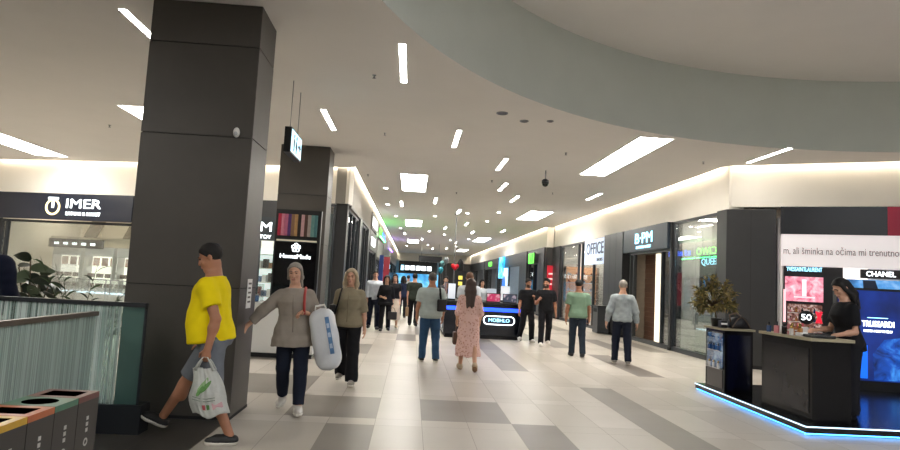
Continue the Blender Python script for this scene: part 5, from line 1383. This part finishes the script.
# --- man in pale shirt from behind
gm = person('man in pale grey shirt and blue jeans with a black shoulder bag', (.40, 11.85, 0), PI + R(4), 1.70, h=.0085, build=1.14, skin=SKIN2,
    pose=dict(L=(6, 5, 3, 4), Rr=(-6, 12, 3, -6), aL=((.24, .05, -1), (.02, -.35, -1)), aR=((-.22, .0, -1), (-.02, -.5, -1)), head=(8, 6)),
    top=dict(m=PALE, loose=.026, sleeve=.72, hem=-.08, flare=.02, collar=True, folds=.006), bottom=dict(m=JEAN, loose=.018, waist=.02, folds=.006), shoes=dict(m=S_BLK, sm=S_SOLE, sole=.03), hair=dict(m=H_PEP, kind='short', thick=.010, nape=-.05), seed=5)
# --- woman in floral dress
pd = person('long-haired woman in long pink floral dress walking away beside the kiosk', (1.05, 10.95, 0), PI, 1.62, female=True, h=.0085, build=1.02,
    pose=dict(L=(12, 6, 2, 6), Rr=(-10, 26, 2, -30), aL=((.22, .05, -1), (.02, -.75, -.7)), aR=((-.22, .05, -1), (.0, -.7, -.75)), head=(0, 10)),
    top=dict(m=FLOR, name='dress_top', loose=.02, sleeve=1.05, hem=.0, flare=.0, folds=.006), bottom=dict(kind='skirt', name='dress_skirt', m=FLOR, hem=-.64, w=.235, d=.20, yo=.02, loose=.012, folds=.012), shoes=dict(m=BEIGE, sm=mat('sole_tan', '8f6a48', .6), low=-.02, sole=.015),
    hair=dict(m=H_BR, kind='long', thick=.016, front=.085), seed=6)
mb = person('man in white shirt partly hidden behind the woman in the pink dress', (1.30, 13.9, 0), PI, 1.78, h=.010,
    pose=dict(L=(-8, 12, 2, -4), Rr=(8, 5, 2, 6)), top=dict(m=WHT, loose=.024, sleeve=.7, hem=-.08, collar=True), bottom=dict(m=F_('brown_trousers', '4a3d35'), loose=.018), shoes=dict(m=S_BLK, sm=S_SOLED), hair=dict(m=H_RED, kind='short', thick=.010), seed=7)
# --- two men in black
b1 = person('bearded man in black t-shirt with raised hand, left of the two men in black', (3.17, 16.7, 0), R(10), 1.73, h=.0095, skin=SKIN2, beard=True,
    pose=dict(L=(9, 6, 2, 8), Rr=(-8, 20, 2, -6), aL=((.2, .0, -1), (-.35, -.6, .55)), aR=((-.2, -.0, -1), (-.15, -.3, -1)), head=(12, 4), cL=.9),
    top=dict(m=BLK, loose=.022, sleeve=.75, hem=-.08), bottom=dict(m=BLKT, loose=.02), shoes=dict(m=S_WHT, sm=S_SOLE), hair=dict(m=H_DK, kind='short', thick=.010), seed=8)
b2 = person('bearded man in black t-shirt nearer the viewer, right of the two men in black', (3.50, 15.95, 0), R(-4), 1.76, h=.0095, skin=SKIN2, beard=True,
    pose=dict(L=(-8, 20, 2, -6), Rr=(10, 6, 2, 8), aL=((.22, .05, -1), (.1, -.2, -1)), aR=((-.26, -.02, -1), (.1, -.75, .35)), head=(-28, 2), cR=.9),
    top=dict(m=BLK, loose=.024, sleeve=.75, hem=-.08), bottom=dict(m=BLKT, loose=.018), shoes=dict(m=S_WHT, sm=S_SOLE), hair=dict(m=H_DK, kind='quiff', thick=.011), seed=9)
gs = person('man in sage green t-shirt and dark jeans walking away toward the shoe shop', (3.80, 13.95, 0), PI - R(4), 1.75, h=.0085, build=1.1, skin=SKIN2,
    pose=dict(L=(7, 5, 1, 3), Rr=(-6, 10, 1, -4), aL=((.22, .05, -1), (.05, -.2, -1)), aR=((-.24, .0, -1), (-.12, -.45, -1)), head=(-6, 8), cR=1.),
    top=dict(m=SAGE, loose=.024, sleeve=.7, hem=-.06, flare=.015), bottom=dict(m=JEAN2, loose=.016), shoes=dict(m=S_BLK, sm=S_SOLED), hair=dict(m=H_DK, kind='short', thick=.011), seed=10)
dj = person('grey-haired man in pale denim jacket and dark jeans walking away past the watch shop', (4.46, 12.9, 0), PI - R(12), 1.77, h=.0085, build=1.03,
    pose=dict(L=(7, 5, 3, 4), Rr=(-5, 8, 3, -3), aL=((.34, .08, -1), (.18, -.18, -1)), aR=((-.32, .06, -1), (-.15, -.15, -1)), head=(10, 6)),
    top=dict(m=DENIM, name='jacket', loose=.022, sleeve=1.92, hem=-.05, flare=.01, collar=True, folds=.009), bottom=dict(m=NAVYT, loose=.018), shoes=dict(m=S_GREY, sm=S_SOLE), hair=dict(m=H_GR, kind='short', thick=.010), seed=11)
# --- vendor
vd = person('long-haired vendor in black leaning over the promotion counter', (5.54, 7.58, .11), -PI/2 - R(6), 1.76, female=True, h=.0075, build=.98,
    pose=dict(lean=8, L=(6, 4, 2, 0), Rr=(-4, 4, 2, 0), aL=((.06, .10, -1), (-.06, -1, -.22), (-.1, -.9, -.45)), aR=((-.10, -.30, -1), (.10, -1, -.12), (.1, -.9, -.4)), head=(6, 24), cL=.6, cR=.7, nL=(0, -.3, -1), nR=(0, -.3, -1)),
    top=dict(m=BLK, loose=.024, sleeve=.72, hem=-.10, flare=.0, straight=True), bottom=dict(m=BLKT, loose=.03, knee=.078, ankle=.085), shoes=dict(m=S_BLK, sm=S_SOLED), hair=dict(m=H_DK, kind='long', thick=.011, front=.08, len=.16), seed=12)
# --- far people
p1 = person('man in white shirt and dark trousers walking toward the viewer on the left', (-1.06, 18.5, 0), R(6), 1.75, h=.011, pose=dict(L=(9, 6, 2, 6), Rr=(-8, 18, 2, -6), aL=((.2, 0, -1), (0, -.3, -1))), top=dict(m=WHT, loose=.022, sleeve=1.6, hem=-.05, collar=True), bottom=dict(m=NAVYT, loose=.018), shoes=dict(m=S_BLK, sm=S_SOLED), hair=dict(m=H_DK, kind='short'), seed=13)
p2 = person('woman in black with folded arm and dark handbag beside the man in the white shirt', (-.70, 18.1, 0), R(4), 1.62, female=True, h=.011, pose=dict(L=(-6, 16, 2, -4), Rr=(8, 5, 2, 6), aR=((-.25, 0, -1), (.5, -.75, -.1)), aL=((.2, .05, -1), (.05, -.3, -1)), cR=.8), top=dict(m=BLK, loose=.024, sleeve=1.3, hem=-.12, flare=.03), bottom=dict(m=BLKT, loose=.016), shoes=dict(m=S_BLK, sm=S_SOLED), hair=dict(m=H_DK, kind='shoulder', thick=.016), seed=14)
p3 = person('dark-haired woman in black top and long pale skirt behind the woman in black', (-.50, 19.3, 0), R(2), 1.68, female=True, h=.011, pose=dict(L=(6, 5, 2, 4), Rr=(-6, 12, 2, 0)), top=dict(m=BLK, loose=.02, sleeve=.6, hem=.02), bottom=dict(kind='skirt', name='skirt', m=F_('pale_skirt', 'c9b9a6'), hem=-.66, w=.22, d=.18, loose=.012, folds=.01), shoes=dict(m=BEIGE, sm=S_SOLE), hair=dict(m=H_DK, kind='long', thick=.014), seed=15)
p4 = person('dark-haired man with tan bag striding away left of the pale-shirted man', (.12, 20.6, 0), PI - R(8), 1.76, h=.011, pose=dict(L=(16, 8, 3, 6), Rr=(-14, 14, 3, -14)), top=dict(m=F_('dark_green_top', '2c3229'), loose=.024, sleeve=.7, hem=-.08), bottom=dict(m=BLKT, loose=.018), shoes=dict(m=S_BLK, sm=S_SOLED), hair=dict(m=H_DK, kind='short'), seed=16)
p5 = person('distant person in white top standing before the blue shop at the far end', (-.15, 30.5, 0), PI, 1.72, h=.013, top=dict(m=WHT, loose=.022, sleeve=.7, hem=-.06), bottom=dict(m=BLKT, loose=.018), shoes=dict(m=S_BLK, sm=S_SOLED), hair=dict(m=H_DK, kind='short'), seed=17)
p6 = person('distant woman in dark clothes left of the striding man', (-.30, 24.5, 0), PI, 1.66, female=True, h=.013, pose=dict(L=(8, 5, 2, 0), Rr=(-8, 12, 2, 0)), top=dict(m=F_('dark_blue_top', '222a44'), loose=.022, sleeve=1.4, hem=-.08), bottom=dict(m=BLKT, loose=.016), shoes=dict(m=S_BLK, sm=S_SOLED), hair=dict(m=H_DK, kind='shoulder', thick=.014), seed=18)
p7 = person('dark-haired shopper standing behind the left end of the centre kiosk', (1.12, 20.2, 0), R(-10), 1.70, h=.012, top=dict(m=F_('charcoal_top', '3a3a40'), loose=.022, sleeve=.8, hem=-.06), bottom=dict(m=BLKT, loose=.018), shoes=dict(m=S_BLK, sm=S_SOLED), hair=dict(m=H_DK, kind='short'), seed=19)
p8 = person('dark-haired woman in white top behind the kiosk, right of the pink dress', (2.30, 20.1, 0), R(12), 1.66, female=True, h=.012, top=dict(m=WHT, loose=.022, sleeve=.8, hem=-.06), bottom=dict(m=JEAN2, loose=.016), shoes=dict(m=S_BLK, sm=S_SOLED), hair=dict(m=H_DK, kind='shoulder', thick=.014), seed=20)
p9 = person('person in dark navy jacket cut by the left edge beyond the railing', (-4.86, 7.3, 0), PI + R(10), 1.90, h=.009, build=1.35, pose=dict(lean=8, aR=((-.15, -.2, -1), (-.05, -.8, -.5)), aL=((.15, -.2, -1), (.05, -.8, -.5))), top=dict(m=NAVY, name='jacket', loose=.04, sleeve=1.9, hem=-.1, collar=True, folds=.007), bottom=dict(m=BLKT, loose=.018), shoes=dict(m=S_BLK, sm=S_SOLED), hair=dict(m=H_DK, kind='short', thick=.011), seed=21)

# ------------------------------------------------------------------ things people carry
def plastic_bag():
    a = ym['arms']['aL']; hnd = ym['W'](a['wr'] + a['hd']*.085)
    t = thing('carrier_bag', 'translucent white plastic carrier bag with green leaf print held by the man in yellow', 'bag', hnd, R(-4))
    m = mat('bag_plastic', 'c6c8c2', .35, var=.06, scale=9, bump=.6, bscale=16); m.node_tree.nodes['Principled BSDF'].inputs['Transmission Weight'].default_value = .25
    n, k = 26, 22
    rnd = np.random.RandomState(4)
    ph = rnd.uniform(0, 6, 8)
    def half(u, v):   # u across -1..1, v 0 top..1 bottom
        hw = .10 + .065*min(1, v*1.6) - .02*max(0, v - .8)*5*.2
        x = u*hw + .012*math.sin(7*v + ph[0]) + .09*v
        d = (.02 + .085*math.sin(min(1, v*1.25)*PI*.62))*max(0., 1 - abs(u)**2.6)**.6
        d += .006*math.sin(9*u + 8*v + ph[1])*max(0, 1 - abs(u)) + .005*math.sin(21*u - 5*v + ph[2])*max(0, 1 - abs(u))
        z = -.085 - .37*v + .018*math.sin(5*u + ph[3])*(1 if v > .8 else .3) - .02*(1 - u*u)*v
        return x, d, z
    b = B(); b.smooth = True
    F = [[b.bm.verts.new((lambda q: (q[0], -q[1], q[2]))(half(-1 + 2*i/n, j/k))) for i in range(n+1)] for j in range(k+1)]
    Bk = [[F[j][0] if i == 0 else F[j][n] if i == n else b.bm.verts.new((lambda q: (q[0], q[1]*.8, q[2]))(half(-1 + 2*i/n, j/k))) for i in range(n+1)] for j in range(k+1)]
    for S in (F, Bk):
        for j in range(k):
            for i in range(n): b._f([S[j][i], S[j][i+1], S[j+1][i+1], S[j+1][i]])
    for i in range(n): b._f([F[k][i], F[k][i+1], Bk[k][i+1], Bk[k][i]])
    b.build('sack', m, t)
    b = B(); b.smooth = True
    for yy in (-.03, .022):
        b.tube([(-.075, yy, -.10), (-.045, yy*.8, -.035), (-.015, yy*.4, .012), (.02, yy*.4, .012), (.055, yy*.8, -.035), (.09, yy, -.10)], [.013, .009, .006, .006, .009, .013], 8)
    b.build('handles', m, t)
    def patch(name, outline, m2, o=.004, f=1):
        bb = B(); vs = [bb.bm.verts.new((lambda q: (q[0], -q[1] - o, q[2]))(half(u, v))) for u, v in outline]
        c = (sum(u for u, v in outline)/len(outline), sum(v for u, v in outline)/len(outline)); cq = half(*c); cv = bb.bm.verts.new((cq[0], -cq[1] - o - .002, cq[2]))
        for i in range(len(vs)): bb._f([vs[i], vs[(i+1) % len(vs)], cv])
        bb.build(name, m2, t)
    def leafo(cu, cv, L, w, a):
        out = []
        for i in range(16):
            q = 2*PI*i/16; x = math.cos(q)*L; y = math.sin(q)*w*(1 - .35*math.cos(q))
            out.append((cu + (x*math.cos(a) - y*math.sin(a)), cv + (x*math.sin(a) + y*math.cos(a))*.45))
        return out
    gr = mat('print_green', '5f8f4c', .5); gr2 = mat('print_green_light', '8fb07c', .5); rd = mat('print_red', 'a5484c', .5); gy = mat('print_grey', '8a9488', .5)
    patch('printed_leaf', leafo(-.02, .34, .50, .17, -.85), gr2, .004); patch('printed_leaf', leafo(.10, .36, .46, .12, -.6), gr, .007); patch('printed_leaf', leafo(-.22, .46, .3, .09, -1.1), gr, .009)
    for v, w_ in ((.60, .6), (.655, .6)): patch('printed_line', [(-w_, v), (-.2, v), (.2, v), (w_, v), (w_, v + .018), (.2, v + .018), (-.2, v + .018), (-w_, v + .018)], gy)
    patch('printed_mark', [(-.05, .74), (.08, .74), (.08, .82), (-.05, .82)], rd); patch('printed_mark', [(.14, .74), (.3, .74), (.3, .82), (.14, .82)], gr); patch('printed_mark', [(.42, .72), (.86, .72), (.86, .86), (.42, .86)], mat('print_pink', 'c9a0a4', .5))
plastic_bag()
def rounded(b, w, d, hgt, p=4., n=40, k=26, pz=6.):
    for j in range(k+1):
        v = -1 + 2*j/k
        f = max(1e-3, (1 - abs(v)**pz))**(1/pz*2.2)
        yield v*hgt/2, f
def bedding_pack():
    t = thing('bedding_pack', 'plump white plastic-wrapped bedding pack with blue label under the woman\'s arm', 'package', (-.905, 6.98, .835), R(-8))
    t.rotation_euler = (R(0), R(-13.5), R(-6))
    b = B(); b.smooth = True; n = 40; rings = []
    for j in range(31):
        v = -1 + 2*j/30; f = max(0., 1 - abs(v)**5)**.42
        rings.append([b.bm.verts.new((.142*f*math.copysign(abs(math.cos(a))**.62, math.cos(a)) + .004*math.sin(9*v + 3*a), .12*f*math.copysign(abs(math.sin(a))**.62, math.sin(a)), .345*v)) for a in [2*PI*i/n for i in range(n)]])
    for a, c in zip(rings, rings[1:]):
        for i in range(n): b._f([a[i], a[(i+1) % n], c[(i+1) % n], c[i]])
    b._f(rings[0][::-1]); b._f(rings[-1]); bmesh.ops.remove_doubles(b.bm, verts=b.bm.verts, dist=1e-5)
    b.build('wrapped_bedding', mat('bedding_white', 'd5d8dc', .3, var=.04, scale=6, bump=.35, bscale=14), t)
    b = B(); b.prism([(.060, -.16), (.105, -.16), (.105, .24), (.060, .24)], 'y', -.131, -.122); b.build('blue_label', mat('label_blue', '5f86b4', .4, var=.25, scale=14), t)
    b = B()
    for z in (-.1, .02, .12): b.box(.068, -.133, z, .098, -.130, z + .05)
    b.build('label_print', mat('label_print', 'b9cbe0', .5), t)
    b = B(); b.tube([(-.06, 0, .33), (-.05, 0, .375), (.05, 0, .375), (.06, 0, .33)], .010, 8); b.build('carry_handle', M_WHITEP, t)
bedding_pack()
def strap_between(t, name, pts, m, w=.016):
    b = B(); b.tube(pts, w, 8); return b.build(name, m, t)
def red_bag():
    I = w1; T, pr, s = I['T'], I['prof'], I['s']
    t = thing('shoulder_bag', 'shoulder bag with red strap on the tunic woman\'s left shoulder', 'bag', (0, 0, 0))
    red = mat('red_strap', 'b03a34', .5)
    P = [I['W'](T(.125*s, y*s, z*s)) for y, z in ((-.16, .22), (-.165, .34), (-.135, .44), (-.02, .515), (.10, .47), (.16, .34), (.17, .22))]
    strap_between(t, 'strap', P, red, .014)
    c = I['W'](T(.14*s, .20*s, .10*s)); b = B(); b.smooth = False
    b.box(c.x - .16, c.y - .03, c.z - .14, c.x + .13, c.y + .09, c.z + .12, .03); b.build('pouch', mat('bag_brown_dark', '4a332c', .5), t)
red_bag()
def dark_bag():
    I = w2; T, s = I['T'], I['s']
    t = thing('shoulder_bag', 'dark shoulder bag at the blonde woman\'s right hip', 'bag', (0, 0, 0))
    P = [I['W'](T(x*s, y*s, z*s)) for x, y, z in ((-.20, -.10, .12), (-.15, -.16, .28), (-.125, -.13, .44), (-.125, -.02, .505), (-.13, .10, .46), (-.18, .14, .28), (-.24, .10, .14))]
    strap_between(t, 'strap', P, BLK, .012)
    c = I['W'](T(-.245*s, .03*s, .12*s)); b = B(); b.box(c.x - .05, c.y - .14, c.z - .16, c.x + .05, c.y + .16, c.z + .14, .03); b.build('pouch', mat('bag_black', '19171a', .45), t)
dark_bag()
def black_bag():
    I = gm; T, s = I['T'], I['s']
    t = thing('shoulder_bag', 'black bag on the right shoulder of the man in the pale grey shirt', 'bag', (0, 0, 0))
    P = [I['W'](T(x*s, y*s, z*s)) for x, y, z in ((-.20, -.15, .22), (-.165, -.16, .36), (-.15, -.10, .47), (-.15, .0, .525), (-.15, .10, .49), (-.16, .155, .36), (-.18, .17, .24))]
    strap_between(t, 'strap', P, BLK, .02)
    c = I['W'](T(-.20*s, .19*s, .20*s)); b = B(); b.box(c.x - .10, c.y - .05, c.z - .13, c.x + .08, c.y + .05, c.z + .10, .03); b.build('pouch', MATS.get('bag_black') or mat('bag_black', '19171a', .45), t)
black_bag()
def hand_bag(I, key, label, c, w=.26, hgt=.22, dep=.10, drop=.12, face=0.):
    a = I['arms'][key]; p = I['W'](a['wr'] + a['hd']*.09)
    t = thing('handbag', label, 'bag', (p.x, p.y, p.z), face)
    b = B(); b.box(-w/2, -dep/2, -drop - hgt, w/2, dep/2, -drop, .025); b.build('body', c, t)
    b = B(); b.tube([(-w*.3, 0, -drop), (-w*.22, 0, -drop*.3), (0, 0, .005), (w*.22, 0, -drop*.3), (w*.3, 0, -drop)], .009, 6); b.build('handle', c, t)
hand_bag(pd, 'aL', 'brown handbag at the left side of the woman in the pink dress', mat('bag_brown', '5a4033', .5), face=PI/2)
hand_bag(p2, 'aL', 'dark handbag carried by the woman in black beside the white shirt', mat('bag_black2', '1c1b1f', .5))
hand_bag(p4, 'aL', 'tan shopping bag carried by the distant striding man', mat('bag_tan', '93785a', .6), hgt=.3, face=PI/2)
def phone(I, key, label):
    a = I['arms'][key]; p = I['W'](a['wr'] + a['hd']*.09 + a['n']*.03); t = thing('phone', label, 'phone', (p.x, p.y, p.z), .3); b = B(); b.box(-.005, -.036, -.075, .005, .036, .075, .003); b.build('body', M_BLACK, t); bx('camera_bump', M_GREYM, t, .005, .01, .04, .008, .03, .065)
phone(gs, 'aR', 'black phone in the hand of the man in the sage t-shirt')
# ------------------------------------------------------------------ camera: eye height, looking down the concourse
def camera():
    f, vp, roll, hgt = 620., (411.5, 278.5), .053, 1.55
    c, s = math.cos(math.atan(roll)), math.sin(math.atan(roll))
    vx, vy = vp[0] - 450, vp[1] - 225
    ux, uy = c*vx + s*vy, -s*vx + c*vy
    pitch = math.atan(uy/f); yaw = math.atan(-ux/math.hypot(f, uy))
    w = Vector((math.sin(yaw)*math.cos(pitch), math.cos(yaw)*math.cos(pitch), math.sin(pitch)))
    r0 = Vector((math.cos(yaw), -math.sin(yaw), 0)); u0 = r0.cross(w)
    right = c*r0 + s*u0; up = right.cross(w)
    cam = bpy.data.cameras.new('camera'); o = bpy.data.objects.new('camera', cam); COL.objects.link(o)
    M = Matrix((right, up, -w)).transposed().to_4x4(); M.translation = (0, 0, hgt); o.matrix_world = M
    cam.sensor_width = 36; cam.lens = 36*f/900; cam.clip_start = .05; cam.clip_end = 200
    scene.camera = o
camera()
# ------------------------------------------------------------------ light
w = bpy.data.worlds.new('world'); scene.world = w; w.use_nodes = True
w.node_tree.nodes['Background'].inputs[0].default_value = (.05, .05, .05, 1)
scene.view_settings.view_transform = 'Standard'; scene.view_settings.look = 'None'; scene.view_settings.gamma = 1.; scene.view_settings.use_curve_mapping = False
scene.view_settings.exposure = EXPO
scene.cycles.use_denoising = True
scene.cycles.max_bounces = 8; scene.cycles.diffuse_bounces = 4; scene.cycles.glossy_bounces = 4; scene.cycles.transparent_max_bounces = 24
scene.cycles.sample_clamp_indirect = 6.
for o in scene.objects:
    if o.name.startswith('led_strip') or o.name.startswith('diffuser'): pass
